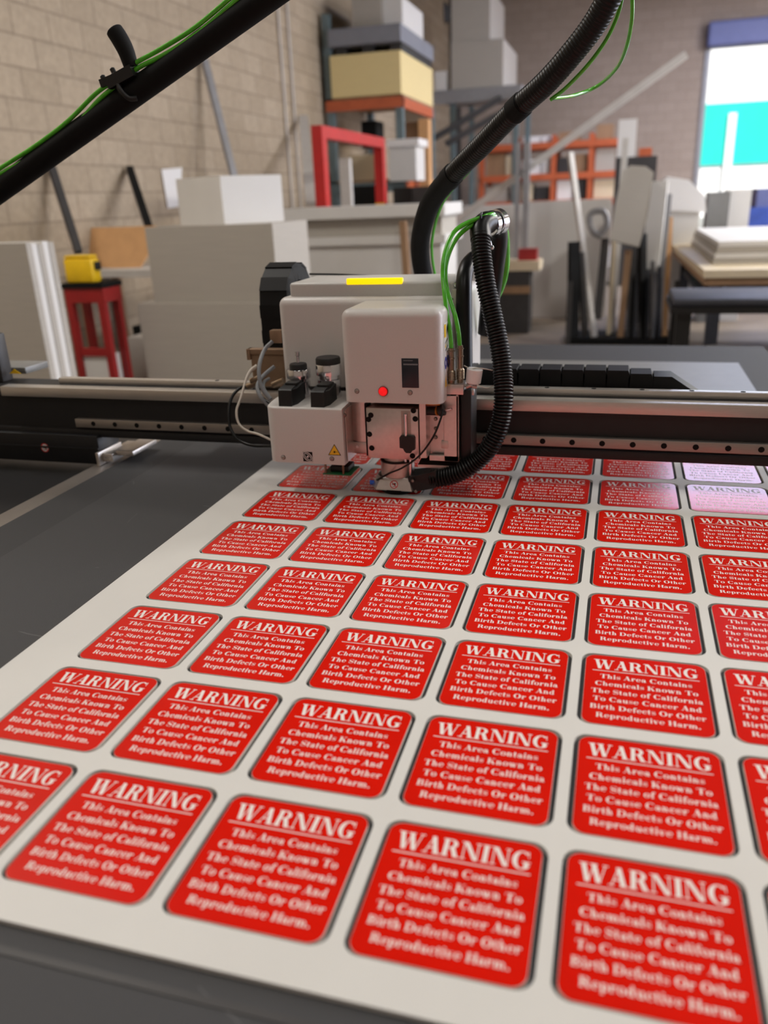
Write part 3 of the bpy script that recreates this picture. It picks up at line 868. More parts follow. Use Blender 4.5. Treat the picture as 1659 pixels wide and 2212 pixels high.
# square mark: dark tile, pale leaf outlines, pale eye
a = (0.0722, 0.8996, 0.9988); b = (0.0944, 0.8996, 0.9753)
c = ((a[0] + b[0]) / 2, HF - 0.0004, (a[2] + b[2]) / 2); hw = (b[0] - a[0]) / 2 * 0.93
m = MB().mat(0).poly([(c[0] + sx * hw, c[1], c[2] + sz * hw) for sx, sz in ((-1, -1), (1, -1), (1, 1), (-1, 1))])
m.mat(1)
def leaf(m, R1, h, w):
    """two arcs between opposite corners, as a band w wide"""
    for sg in (1, -1):
        for k in range(14):
            q = []
            for t, ww in ((k / 14, -w / 2), ((k + 1) / 14, -w / 2), ((k + 1) / 14, w / 2), (k / 14, w / 2)):
                s = -R1 + 2 * R1 * t
                o = sg * (h * (1 - (s / R1) ** 2) + ww)
                # axis runs from the upper left to the lower right corner
                q.append((c[0] + (s * 0.7071 + o * 0.7071) * hw, c[1] - 0.0003, c[2] + (-s * 0.7071 + o * 0.7071) * hw))
            m.poly(q)
leaf(m, 1.3, 0.72, 0.13)
leaf(m, 0.95, 0.4, 0.11)
m.poly([(c[0] + 0.2 * hw * math.cos(2 * PI * k / 16), c[1] - 0.0003, c[2] + 0.2 * hw * math.sin(2 * PI * k / 16)) for k in range(16)])
m.build('maker_mark', ['black_matte', 'sticker_white'], bo, smooth=False)
c = (-0.0030, 0.9069, 1.0599)
MB().lathe((LX0 - 0.0002, 0.925, (-0.0113, 0.9250, 1.0549)[2]), [(0.0055, 0), (0.0055, 0.0006), (0.0, 0.0006)], 16, (-1, 0, 0)).build('side_hole', 'black_matte', bo)
# black clamp levers set into the box top
def clamp(a, b, zb, parent):
    m = MB()
    x0, x1 = a[0], b[0]
    zt = a[2]; y0 = HF + 0.006
    prof = [(y0, zb), (y0 + 0.004, zt - 0.003), (y0 + 0.008, zt), (y0 + 0.052, zt + 0.004), (y0 + 0.058, zt - 0.004), (y0 + 0.058, zb), ]
    m.prism([(x0, y, z) for y, z in prof], (x1 - x0, 0, 0))
    m.prism([(x1, y0 + 0.006, zb), (x1, y0 + 0.008, zt - 0.002), (x1, y0 + 0.05, zt + 0.003), (x1, y0 + 0.05, zb)], (0.006, 0.012, 0))
    m.box((x0 + 0.004, y0 + 0.03, zt), (x1 + 0.002, y0 + 0.065, zt + 0.007), 0.002)
    m.build('clamp_lever', 'black_plastic', parent)
clamp((0.0266, 0.9060, 1.1228), (0.0543, 0.9060, 1.1234), LZ1 - 0.004, bo)
clamp((0.0952, 0.9060, 1.1206), (0.1233, 0.9060, 1.1213), LZ1 - 0.004, bo)
# tool heads behind the levers
def knob(u_axis, y, zb, ztop, r, neck, parent, pin=False):
    x = u_axis
    H = ztop - zb
    t_ = MB().lathe((x, y, zb), [(r * 0.94, 0), (r * 0.94, H * 0.5), (r * 0.8, H * 0.52), (r * 0.8, H * 0.6), (r, H * 0.62), (r * 1.02, H * 0.68), (r * 1.02, H * 0.86), (r * 0.96, H * 0.9), (r * 0.5, H * 0.9)], 36).build('tool_body', 'chrome', parent)
    MB().lathe((x, y, zb), [(r * 0.97 if not pin else r * 0.74, H * 0.895), (r * 0.97 if not pin else r * 0.74, H * 1.02), (r * 0.9 if not pin else r * 0.68, H * 1.06), (0, H * 1.06)], 36).build('black_cap', 'black_plastic', t_)
    if pin: MB().lathe((x, y, zb), [(0.0038, H * 1.05), (0.0038, H * 1.28), (0.005, H * 1.3), (0.005, H * 1.42), (0, H * 1.43)], 16).build('pin', 'chrome', t_)
k1 = (0.0431, 0.9850, 1.1450); k2 = (0.1089, 0.9850, 1.1603)
knob(k1[0], 0.985, LZ1 + 0.001, (0.0398, 0.9850, 1.1545)[2] + 0.001, 0.0245, 0, bo, True)
knob(k2[0], 0.985, LZ1 + 0.001, (0.1065, 0.9850, 1.1687)[2], 0.026, 0, bo)
# thin steel edge plate at the box's right side with two screws
m = MB().box((LX1 + 0.0015, HF + 0.012, LZ0 + 0.004), (LX1 + 0.0035, HF + 0.11, LZ1 - 0.004))
m.build('edge_plate', 'alu', bo, smooth=False)
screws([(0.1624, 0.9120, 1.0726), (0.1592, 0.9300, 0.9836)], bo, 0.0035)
# green circuit board hanging below on two rows of pins
pb = MB().box((0.110, 0.905, gz(0.0445)), (0.171, 0.965, gz(0.0465)), 0.0008)
pcb = pb.build('circuit_board', 'board_green', hd)
for x in (0.116, 0.154):
    m = MB()
    m.cyl((x, 0.910, gz(0.046)), (x, 0.910, gz(0.07)), 0.0012, 8)
    for k in range(8): m.cyl((x, 0.910, gz(0.047 + 0.0028 * k)), (x, 0.910, gz(0.0484 + 0.0028 * k)), 0.0026, 10)
    m.build('spring_post', 'brass', pcb)
MB().box((0.122, 0.92, gz(0.0465)), (0.162, 0.96, gz(0.0585)), 0.002).build('sensor_block', 'black_plastic', pcb)

# ---- middle: motor, spindle and dust shoe
m = MB()
cyc = (0.187, 0.975, gz(0.106))
m.lathe(cyc, [(0.032, 0), (0.032, 0.1)], 32)
m.build('motor_barrel', 'alu_plate', hd)
MB().box((0.16, 0.985, gz(0.07)), (0.30, 1.02, gz(0.20)), 0.002).build('back_plate', 'black_plastic', hd)
m = MB().box((0.163, 0.955, gz(0.077)), (0.205, 0.965, gz(0.102)), 0.001)
m.mat(1).cyl((0.172, 0.9545, gz(0.092)), (0.172, 0.953, gz(0.092)), 0.003, 12)
m.build('lower_bracket', ['alu_plate', 'chrome'], hd)
MB().box((0.2005, 0.925, gz(0.083)), (0.2062, 0.98, gz(0.19))).build('gap_shade', 'black_matte', hd, smooth=False)  # solid black strip stands in for the shade between barrel and plate
MB().box((0.175, 0.96, gz(0.186)), (0.31, 1.0, gz(0.1985)), 0.001).build('recess_shade', 'black_matte', hd)  # solid black block, coloured as the shaded recess under the front cover
# machined front plate with part-round cut-outs
PX0, PX1, PZ0, PZ1, PYF = 0.2065, 0.311, gz(0.0815), gz(0.1845), 0.915
m = MB()
m.box((PX0, PYF, PZ0), (PX1, PYF + 0.06, PZ1), 0.0015)
pl_ = m.build('spindle_plate', 'alu_plate', hd)
m = MB()
for q in ((0.2161, 0.9146, 1.0736), (0.2110, 0.9146, 1.0650), (0.2115, 0.9146, 1.0349), (0.2149, 0.9146, 1.0064), (0.3024, 0.9146, 1.0855), (0.3056, 0.9146, 1.0691), (0.2981, 0.9146, 0.9939)):
    m.lathe((q[0], PYF - 0.0004, q[2]), [(0.0056, 0), (0.0056, 0.0008), (0, 0.0008)], 20, (0, 1, 0))
m.build('bolt_hole', 'black_matte', pl_)
a = (0.2775, 0.9140, 1.0794); b = (0.2965, 0.9140, 1.0318)
m = MB().box((a[0], PYF - 0.0006, b[2]), (b[0], PYF + 0.001, a[2] + 0.005))
m.build('slot', 'steel_rail', pl_, smooth=False)
m = MB()
x = (a[0] + b[0]) / 2
m.cyl((x, PYF - 0.004, b[2]), (x, PYF - 0.004, a[2] - 0.002), 0.0032, 14)
m.cyl((x, PYF - 0.004, a[2] - 0.002), (x, PYF - 0.004, a[2]), 0.0046, 14)
m.build('guide_pin', 'chrome', pl_)
a = (0.2748, 0.9080, 1.0354); b = (0.3055, 0.9080, 1.0019)
w = b[0] - a[0]; h = a[2] - b[2]
m = MB().prism([(a[0] + w * p, PYF - 0.009, b[2] + h * q) for p, q in ((0, 0.3), (0.22, 0.26), (0.3, 0.1), (0.42, 0), (0.72, 0), (0.8, 0.14), (0.98, 0.22), (1, 0.9), (0.94, 1), (0.5, 1.0), (0.06, 1), (0, 0.92))], (0, 0.009, 0))
m.build('black_latch', 'black_plastic', pl_, smooth=False)
# side cheek to the right of the plate
m = MB().prism([(PX1 + 0.002, PYF + 0.004, gz(0.085)), (PX1 + 0.014, PYF + 0.006, gz(0.085)), (PX1 + 0.014, PYF + 0.006, gz(0.2)), (PX1 + 0.002, PYF + 0.004, gz(0.2))], (0, 0.05, 0))
m.build('side_cheek', 'alu_plate', hd, smooth=False)
# spindle
SX, SY = 0.2545, 0.962
sp = MB().lathe((SX, SY, gz(0)), [(0.030, 0.036), (0.0345, 0.037), (0.0345, 0.066), (0.033, 0.0665), (0.033, 0.068), (0.0285, 0.0685), (0.0285, 0.084)], 44).build('spindle', 'alu', hd)
MB().lathe((SX, SY, gz(0)), [(0.0335, 0.0655), (0.0347, 0.066), (0.0347, 0.0685), (0.0335, 0.069)], 44).build('spindle_ring', 'black_plastic', sp)
m = MB()
for dx in (0.022, 0.031): m.cyl((SX + dx, SY - 0.033 + abs(dx) * 0.55, gz(0.036)), (SX + dx, SY - 0.033 + abs(dx) * 0.55, gz(0.084)), 0.0036, 12)
m.build('spindle_rod', 'chrome', sp)
# dust shoe: six-sided skirt
def hexring(r, z, sq=1.0):
    return [(SX + r * p, SY + 0.004 + r * q, z) for p, q in ((-0.74, -0.82), (0.74, -0.82), (1.04, -0.35), (1.04, 0.4), (0.7, 0.9), (-0.7, 0.9), (-1.04, 0.4), (-1.04, -0.35))]
m = MB()
rings = [hexring(0.031, gz(0.037)), hexring(0.039, gz(0.036)), hexring(0.0405, gz(0.034)), hexring(0.051, gz(0.012)), hexring(0.049, gz(0.010))]
vs = [p for r in rings for p in r]; fs = []
for j in range(len(rings) - 1):
    for k in range(8): fs.append((j * 8 + k, j * 8 + (k + 1) % 8, (j + 1) * 8 + (k + 1) % 8, (j + 1) * 8 + k))
fs.append(tuple(range(32, 40)))
m.add(vs, fs)
sh = m.build('dust_shoe', 'alu_plate', hd, angle=20)
MB().lathe((SX, SY + 0.004, gz(0.0005)), [(0.036, 0), (0.040, 0.004), (0.044, 0.011)], 36).build('brush_ring', 'black_matte', sh)
# mark on the shoe's sloping front
c0 = (Vector(rings[2][0]) + Vector(rings[2][1]) + Vector(rings[3][0]) + Vector(rings[3][1])) / 4
uz = ((Vector(rings[2][0]) + Vector(rings[2][1])) / 2 - (Vector(rings[3][0]) + Vector(rings[3][1])) / 2).normalized()
nn = Vector((1, 0, 0)).cross(uz); nn = nn if nn.y < 0 else -nn
m = MB(); no_touch(m, c0, 0.0084, (1, 0, 0), uz, nn)
m.build('warning_mark', ['sticker_white', 'sticker_red', 'black_matte'], sh, smooth=False)
# blue air fitting on the shoe's left
q = (0.2050, 0.9520, 0.9207)
m = MB().cyl(add(q, 0.022, 0.01, 0), add(q, 0.004, 0, 0), 0.0045, 14)
ft = m.build('air_fitting', 'alu', sh)
MB().cyl(add(q, 0.004, 0, 0), add(q, -0.008, -0.002, 0), 0.005, 14).build('blue_collar', 'blue_plastic', ft)
# suction nozzle, leading right into the ribbed hose
n0 = (SX + 0.03, SY - 0.012, gz(0.026)); n1 = (0.3411, 0.9450, 0.9416)
m = MB()
A = [(SX + 0.036, SY - 0.034, gz(0.008)), (SX + 0.036, SY + 0.03, gz(0.008)), (SX + 0.028, SY + 0.028, gz(0.038)), (SX + 0.028, SY - 0.03, gz(0.038))]
B = [add(n1, 0, -0.016, -0.017), add(n1, 0, 0.016, -0.017), add(n1, 0, 0.016, 0.017), add(n1, 0, -0.016, 0.017)]
m.add(A + B, [(0, 1, 2, 3), (4, 5, 6, 7), (0, 1, 5, 4), (1, 2, 6, 5), (2, 3, 7, 6), (3, 0, 4, 7)])
nz = m.build('suction_nozzle', 'black_plastic', hd, smooth=False)
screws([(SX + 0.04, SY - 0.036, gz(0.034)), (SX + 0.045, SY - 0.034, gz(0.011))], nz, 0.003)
# thin black cable down across the spindle
tube = spline([(0.2164, 0.9350, 0.9322), (0.2502, 0.9150, 0.9556), (0.2801, 0.9050, 0.9721), (0.3148, 0.9000, 0.9992), (0.3431, 0.9000, 1.0376), (0.3564, 0.9120, 1.0715), (0.3584, 0.9250, 1.0873)], 0.004)
MB().tube(tube, 0.0019, 10).build('sensor_cable', 'hose_black', hd)

# ---- right-hand side of the head
m = MB()
m.box((0.318, 0.96, gz(0.082)), (0.355, 0.985, gz(0.195)), 0.001)
m.box((0.355, 0.945, gz(0.072)), (0.385, 0.95, gz(0.205)), 0.001)
m.box((0.325, 0.945, gz(0.072)), (0.385, 0.953, gz(0.084)), 0.001)
rp = m.build('right_bracket', 'alu_plate', hd, smooth=False)
MB().box((0.38, 0.945, gz(0.072)), (0.3845, 0.99, gz(0.207)), 0.0008).build('flange', 'alu', rp, smooth=False)
MB().box((0.312, 0.925, gz(0.19)), (0.352, 0.95, gz(0.1985)), 0.001).build('bronze_block', 'copper_orange', hd, smooth=False)
q = (0.3370, 0.9350, 1.0786)
m = MB().cyl(add(q, -0.014, 0, 0.002), add(q, 0.008, 0, 0.002), 0.0085, 18).cyl(add(q, 0.012, -0.002, 0.003), add(q, 0.022, -0.003, 0.006), 0.011, 18)
cn = m.build('connector', 'black_plastic', hd)
MB().cyl(add(q, 0.008, 0, 0.002), add(q, 0.012, -0.002, 0.003), 0.009, 16).build('amber_band', 'copper_orange', cn)
MB().cyl(add(q, 0.022, -0.004, 0.005), add(q, 0.038, -0.006, 0.009), 0.0026, 12).build('pin', 'chrome', cn)
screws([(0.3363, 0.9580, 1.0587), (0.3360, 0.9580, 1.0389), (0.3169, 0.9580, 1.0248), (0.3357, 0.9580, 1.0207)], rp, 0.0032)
a = (0.3499, 0.9440, 1.0187)
m = MB().box(a, add(a, 0.014, 0.006, -0.016), 0.001)
m.build('small_clip', 'alu', rp)
m = MB().box((0.387, 0.955, gz(0.07)), (0.408, 1.02, gz(0.215)), 0.002)
bc = m.build('black_column', 'black_plastic', hd)
screws([(0.3773, 0.9540, 1.1045), (0.3767, 0.9540, 1.0150)], bc, 0.0036)
m = MB()
m.prism([(0.30, 0.95, gz(0.055)), (0.415, 0.95, gz(0.055)), (0.427, 0.957, gz(0.058)), (0.43, 0.97, gz(0.06)), (0.43, 1.03, gz(0.066)), (0.30, 1.03, gz(0.066))], (0, 0, 0.006))
m.build('base_plate', 'alu_plate', hd, smooth=False)
MB().box((0.0, 1.03, gz(0.075)), (0.40, 1.05, gz(0.20)), 0.002).build('carriage_plate', 'beam_black', hd, smooth=False)
# air manifold with two brass fittings
a = (0.3558, 0.9450, 1.1314); b = (0.3944, 0.9450, 1.1115)
m = MB().box((a[0], 0.945, b[2]), (b[0], 0.985, a[2]), 0.001)
mf = m.build('air_manifold', 'alu_plate', hd)
for (u, v0), nm in (((976, 832), 0), ((994, 829), 1)):
    q = ((0.3691, 0.9550, 1.1268), (0.3845, 0.9650, 1.1276))[nm]
    top = ((0.3688, 0.9550, 1.1989), (0.3839, 0.9650, 1.2025))[nm][2]
    H = top - q[2]
    r = 0.0078
    pr = [(r * 0.85, -0.004), (r * 0.85, 0.12 * H), (r, 0.13 * H)]
    for k in range(7): pr += [(r * 1.1, (0.16 + 0.036 * k) * H), (r * 0.98, (0.178 + 0.036 * k) * H)]
    pr += [(r * 0.75, 0.42 * H), (r * 0.75, 0.7 * H), (r * 0.9, 0.71 * H), (r * 0.9, 0.74 * H), (r * 0.72, 0.75 * H), (r * 0.72, 0.9 * H), (r * 0.95, 0.91 * H), (r * 0.95, 0.93 * H), (r * 0.7, 0.94 * H), (r * 0.7, H)]
    MB().lathe(q, pr, 24).build('air_fitting', 'brass', mf)
# wire loop, white plug and small valve to the right
q = (0.4017, 0.9650, 1.1189)
m = MB().box(add(q, -0.011, -0.004, -0.012), add(q, 0.011, 0.006, 0.0), 0.002).cyl(add(q, -0.012, -0.002, 0.008), add(q, 0.016, -0.002, 0.004), 0.0035, 12).cyl(add(q, -0.004, -0.004, 0.004), add(q, 0.006, -0.006, 0.010), 0.0045, 12)
vl = m.build('small_valve', 'alu', mf)
q = (0.4098, 0.9650, 1.1299)
m = MB().lathe(q, [(0.0115, 0), (0.0145, 0.002), (0.0155, 0.0275), (0.014, 0.029)], 28, (0.12, 0, 1))
m.build('white_plug', 'sticker_white', mf)
m = MB()
m.tube(spline([(0.3918, 0.9700, 1.1627), (0.4070, 0.9600, 1.1587), (0.4177, 0.9600, 1.1607), (0.4321, 0.9700, 1.1571), (0.4449, 0.9800, 1.1526)], 0.003), 0.0011, 8)
m.tube(spline([(0.4187, 0.9550, 1.1296), (0.4365, 0.9550, 1.1237), (0.4495, 0.9750, 1.1250)], 0.003), 0.0009, 8)
m.build('wire_loop', 'cable_white', mf)
# ---- left-hand side of the head: tan brackets and cable bundle
m = MB()
a = (-0.1155, 1.0900, 1.1707); b = (-0.0414, 1.0900, 1.1582)
m.box((a[0], 1.08, b[2]), (b[0] + 0.02, 1.10, a[2]), 0.002)
m.box((a[0] + 0.006, 1.085, gz(0.182)), (b[0] + 0.02, 1.11, b[2]), 0.003)
m.box((a[0], 1.078, b[2] - 0.012), (a[0] + 0.008, 1.1, a[2]), 0.001)
tb = m.build('tan_bracket', 'bracket_tan', hd, smooth=False)
a = (-0.0439, 1.0600, 1.2161); b = (-0.0240, 1.0600, 1.1887)
MB().box((a[0], 1.05, b[2]), (b[0] + 0.008, 1.07, a[2]), 0.002).build('plug', 'bracket_tan', tb)
m = MB()
for pts, r in (([(-0.0387, 1.0500, 1.1923), (-0.0486, 1.0300, 1.1789), (-0.0496, 1.0000, 1.1551), (-0.0467, 0.9850, 1.1289), (-0.0386, 0.9800, 1.1036), (-0.0237, 0.9800, 1.0841)], 0.0042),
               ([(-0.0396, 1.0500, 1.1385), (-0.0504, 1.0300, 1.1283), (-0.0567, 1.0100, 1.1184), (-0.0580, 0.9950, 1.1037), (-0.0459, 0.9850, 1.0843), (-0.0299, 0.9900, 1.0635)], 0.0042),
               ([(-0.0496, 1.0400, 1.1142), (-0.0521, 1.0200, 1.1113), (-0.0455, 1.0000, 1.1009), (-0.0271, 0.9900, 1.0816)], 0.0036)):
    m.tube(spline(pts, 0.004), r, 14)
m.build('grey_cable', 'cable_grey', hd)
m = MB().tube(spline([(-0.0833, 1.0600, 1.1379), (-0.0976, 1.0500, 1.1265), (-0.1015, 1.0300, 1.1082), (-0.1018, 1.0000, 1.0793), (-0.1049, 0.9800, 1.0557), (-0.0975, 0.9700, 1.0310), (-0.0763, 0.9650, 1.0167), (-0.0498, 0.9600, 1.0120), (-0.0199, 0.9550, 1.0024)], 0.004), lambda i, s: 0.0026 + 0.0022 * max(0, 1 - s / 0.05), 12)
m.build('pale_cable', 'cable_white', hd)
m = MB().tube(spline([(-0.0967, 1.0600, 1.0945), (-0.1190, 1.0400, 1.0923), (-0.1325, 1.0200, 1.0759), (-0.1340, 1.0000, 1.0477), (-0.1262, 0.9850, 1.0156), (-0.1053, 0.9750, 0.9932), (-0.0689, 0.9650, 0.9851), (-0.0213, 0.9550, 0.9881)], 0.004), 0.0034, 12)
m.tube(spline([(-0.0790, 1.0400, 1.0931), (-0.0516, 1.0000, 1.0827), (-0.0236, 0.9800, 1.0742)], 0.004), 0.0026, 10)
m.build('black_cable', 'hose_black', hd)
m = MB()
for k, (u, v) in enumerate(((0, 0), (1, 0), (2, 1))):
    q = ((-0.0851, 1.0500, 1.1093), (-0.0953, 1.0500, 1.0967), (-0.0212, 1.0200, 1.1090))[k]
    m.cyl(add(q, -0.012, 0, -0.004), add(q, 0.014, 0, 0.006), 0.007, 14)
m.build('cable_gland', 'brass', hd)

# ================================================================== HOSES, TUBES AND THE OVERHEAD ARM
def ribbed(r, pitch, depth):
    """corrugated radius along a hose"""
    return lambda i, s: r * (1 - depth * (0.5 + 0.5 * math.cos(2 * PI * s / pitch)) ** 1.5)
# ribbed suction hose from the nozzle up to the steel clamp
pts = [(0.3267, 0.9450, 0.9388), (0.3572, 0.9450, 0.9434), (0.3930, 0.9450, 0.9580), (0.4264, 0.9500, 0.9840), (0.4507, 0.9500, 1.0182), (0.4648, 0.9550, 1.0573), (0.4690, 0.9650, 1.1024), (0.4639, 0.9850, 1.1474), (0.4540, 1.0000, 1.1979), (0.4387, 1.0150, 1.2526), (0.4226, 1.0300, 1.3114), (0.4110, 1.0500, 1.3653), (0.4059, 1.0700, 1.3980)]
pitch = 0.0062
sh_ = thing('suction_hose', pts[0], 'black ribbed suction hose curving from the dust shoe up to a chrome clamp', 'hose')
MB().tube(spline(pts, pitch / 5), ribbed(0.0192, pitch, 0.16), 22).build('ribbed_hose', 'hose_black', sh_, angle=80)
pts = [(0.4076, 1.0650, 1.3873), (0.4042, 1.0800, 1.4061), (0.4100, 1.1000, 1.4170), (0.4200, 1.1300, 1.4148), (0.4251, 1.1600, 1.4003), (0.4233, 1.1750, 1.3701), (0.4166, 1.1850, 1.3238), (0.4072, 1.2000, 1.2658), (0.3975, 1.2150, 1.1855)]
MB().tube(spline(pts, 0.004), 0.0205, 22).build('smooth_elbow', 'hose_black', sh_)
c = Vector((0.4180, 1.1250, 1.4141)); d = Vector((0.5, 0.8, 0.12)).normalized()
m = MB().lathe(c - d * 0.006, [(0.0225, 0), (0.0245, 0.001), (0.0245, 0.011), (0.0225, 0.012)], 32, d)
m.lathe(c + d * 0.014, [(0.0225, 0), (0.0245, 0.001), (0.0245, 0.013), (0.0225, 0.014)], 32, d)
cl = m.build('hose_clamp', 'chrome', sh_)
q = (0.4246, 1.0900, 1.3709)
m = MB().cyl((0.4186, 1.0800, 1.4057), q, 0.0016, 10).lathe(q, [(0.0, -0.005), (0.004, -0.003), (0.005, 0.001), (0.003, 0.004), (0, 0.005)], 16)
m.build('clamp_screw', 'chrome', sh_)
# smooth vertical pipe down the head's right side
pts = [(0.3830, 1.1200, 1.3478), (0.3788, 1.0800, 1.3378), (0.3768, 1.0550, 1.3182), (0.3785, 1.0400, 1.2847), (0.3811, 1.0300, 1.2148), (0.3836, 1.0200, 1.1435), (0.3871, 1.0050, 1.0528), (0.3887, 0.9900, 0.9913)]
vp = thing('vertical_pipe', pts[-1], 'smooth black pipe standing down the right flank of the cutting head', 'pipe')
MB().tube(spline(pts, 0.006), 0.0158, 24).build('pipe_body', 'hose_black', vp)
MB().cyl((0.3887, 0.9900, 0.9933), (0.3886, 0.9850, 0.9713), 0.0145, 24).build('pale_end', 'cable_white', vp)
# long exhaust hose sweeping up to the right
pts = [(0.2116, 1.4200, 1.2855), (0.2092, 1.4000, 1.3300), (0.2161, 1.3700, 1.3735), (0.2374, 1.3300, 1.4248), (0.2681, 1.2900, 1.4678), (0.3281, 1.2300, 1.5153), (0.3891, 1.1800, 1.5582), (0.4594, 1.1200, 1.6096), (0.5220, 1.0700, 1.6493), (0.5700, 1.0400, 1.6906), (0.6032, 1.0200, 1.7258), (0.6259, 1.0000, 1.7597), (0.6427, 0.9900, 1.8003), (0.6538, 0.9900, 1.8420)]
eh = thing('exhaust_hose', pts[0], 'long black ribbed exhaust hose sweeping up from behind the head', 'hose')
pitch = 0.006
P = spline(pts, pitch / 5)
MB().tube(P, ribbed(0.0212, pitch, 0.07), 22).build('hose_body', 'hose_black', eh, angle=80)
i = int(len(P) * 0.36)
MB().tube(P[0:i:4], 0.0222, 22).build('hose_sleeve', 'black_matte', eh)
MB().tube(P[i - 12:i + 10], 0.0236, 22).build('sleeve_cuff', 'black_matte', eh)
i = int(len(P) * 0.62)
MB().tube(P[i - 12:i + 12], 0.0230, 22).build('sleeve_cuff', 'black_matte', eh)
tag(MB().tube(spline([add(p, 0.026, 0.01, 0.0) for p in pts[:6]], 0.006), 0.0034, 10).build('air_tube', 'green_tube', None, pts[0]), 'bright green air tube following the lower exhaust hose', 'air tube', 'green air tubes')
# overhead arm
d0 = Vector((-0.6119, 1.0000, 1.5174)); d1 = Vector((0.0255, 1.0000, 1.8075))
dr = (d1 - d0).normalized()
e0 = d0 + dr * -0.5; e1 = d1 + dr * 0.95
arm = thing('support_boom', (e0.x, e0.y, gz(0.172)), 'matte black overhead arm slanting across the upper left', 'support arm')
MB().tube([e0 + (e1 - e0) * k / 40 for k in range(41)], 0.0238, 28).build('boom_tube', 'black_matte', arm)
MB().cyl((e0.x, e0.y + 0.07, gz(0.172)), (e0.x, e0.y + 0.07, e0.z + 0.03), 0.024, 24).cyl((e0.x, e0.y + 0.09, e0.z), (e0.x, e0.y - 0.02, e0.z), 0.03, 24).build('boom_post', 'black_matte', arm)
c = Vector((-0.2770, 1.0000, 1.6862))
nrm = Vector((-dr.z, 0, dr.x))
m = MB().lathe(c - dr * 0.006, [(0.0245, 0), (0.0265, 0.001), (0.0265, 0.01), (0.0245, 0.011)], 32, dr)
m.build('boom_band', 'black_gloss', arm)
# black lever clip holding the tubes on the arm
b0 = Vector((-0.2512, 0.9850, 1.7160))
ck = thing('tube_clip', c + nrm * 0.025, 'black lever clip holding green tubes on the overhead arm', 'clip')
m = MB()
tp = [Vector((-0.2497, 0.9850, 1.7190)), Vector((-0.2567, 0.9850, 1.7474)), Vector((-0.2668, 0.9850, 1.7689)), Vector((-0.2753, 0.9850, 1.7825))]
tpp = spline(tp, 0.004)
NN = len(tpp)
m.tube([tpp[0] - (tpp[1] - tpp[0]) * 0] + tpp[1:] + [tpp[-1] + (tpp[-1] - tpp[-2]) * (1.3, 2.4, 3.0)[k] for k in range(3)], lambda i, s: 0.0165 * (1 if i < NN else (0.92, 0.62, 0.15)[i - NN]) * (0.82 + 0.18 * math.sin(min(1, i / NN) * 2.2)), 20)
m.build('lever', 'black_matte', ck)
m = MB()
q = Vector((-0.2734, 0.9850, 1.7098))
m.beam(q - dr * 0.03 - nrm * 0.004, q + dr * 0.03 - nrm * 0.01, 0.03, 0.02)
m.beam(Vector((-0.3169, 0.9850, 1.6954)), Vector((-0.2741, 0.9850, 1.7059)), 0.02, 0.014)
for p, r_ in (((-0.3130, 0.9850, 1.7047), 0.005), ((-0.2896, 0.9850, 1.7156), 0.005), ((-0.2868, 0.9850, 1.7028), 0.008)): m.lathe(p, [(0, -r_ * 1.6), (r_, -r_), (r_, r_), (0, r_ * 1.6)], 12, nrm)
m.tube(spline([(-0.2771, 0.9750, 1.6932), (-0.2705, 0.9720, 1.6798), (-0.2579, 0.9740, 1.6665), (-0.2436, 0.9800, 1.6661)], 0.004), 0.005, 10)
m.build('clip_body', 'black_plastic', ck)
def green(pts, label, r=0.0038):
    p = spline(pts, 0.008)
    return tag(MB().tube(p, r, 10).build('air_tube', 'green_tube', None, pts[0]), label, 'air tube', 'green air tubes')
off = nrm * 0.004
for k, (o, lb) in enumerate(((0.0, 'upper green air tube strapped along the overhead arm'), (-0.0095, 'lower green air tube strapped along the overhead arm'))):
    pp = [(-0.6422, 0.9850, 1.5331), (-0.5892, 0.9850, 1.5578), (-0.4952, 0.9850, 1.5952), (-0.4098, 0.9850, 1.6353), (-0.3376, 0.9850, 1.6792), (-0.2980, 0.9850, 1.6973), (-0.2643, 0.9850, 1.7154), (-0.2321, 0.9850, 1.7285), (-0.1802, 0.9850, 1.7460), (-0.1092, 0.9850, 1.7732), (-0.0397, 0.9850, 1.8093), (0.0271, 0.9850, 1.8466)]
    bow = [0, 0, 0.004, 0.006, 0.003, 0, 0, 0, 0.002, 0.001, 0, 0]
    green([Vector(p) + nrm * (o - (bow[i] if k else 0)) for i, p in enumerate(pp)], lb, 0.0042)
# two loops of tube to the right of the exhaust hose
green([(0.5294, 1.0900, 1.6233), (0.5563, 1.0700, 1.6382), (0.5937, 1.0500, 1.6691), (0.6226, 1.0400, 1.7037), (0.6393, 1.0300, 1.7377), (0.6449, 1.0200, 1.7648), (0.6457, 1.0200, 1.8063)], 'inner green air tube looping beside the upper exhaust hose', 0.0033)
green([(0.5285, 1.1200, 1.6276), (0.5603, 1.2500, 1.6428), (0.6018, 1.3000, 1.6612), (0.6376, 1.2000, 1.6764), (0.6546, 1.1000, 1.6956), (0.6615, 1.0500, 1.7257), (0.6608, 1.0300, 1.7555), (0.6552, 1.0200, 1.7927)], 'outer green air tube looping wide of the upper exhaust hose', 0.0033)
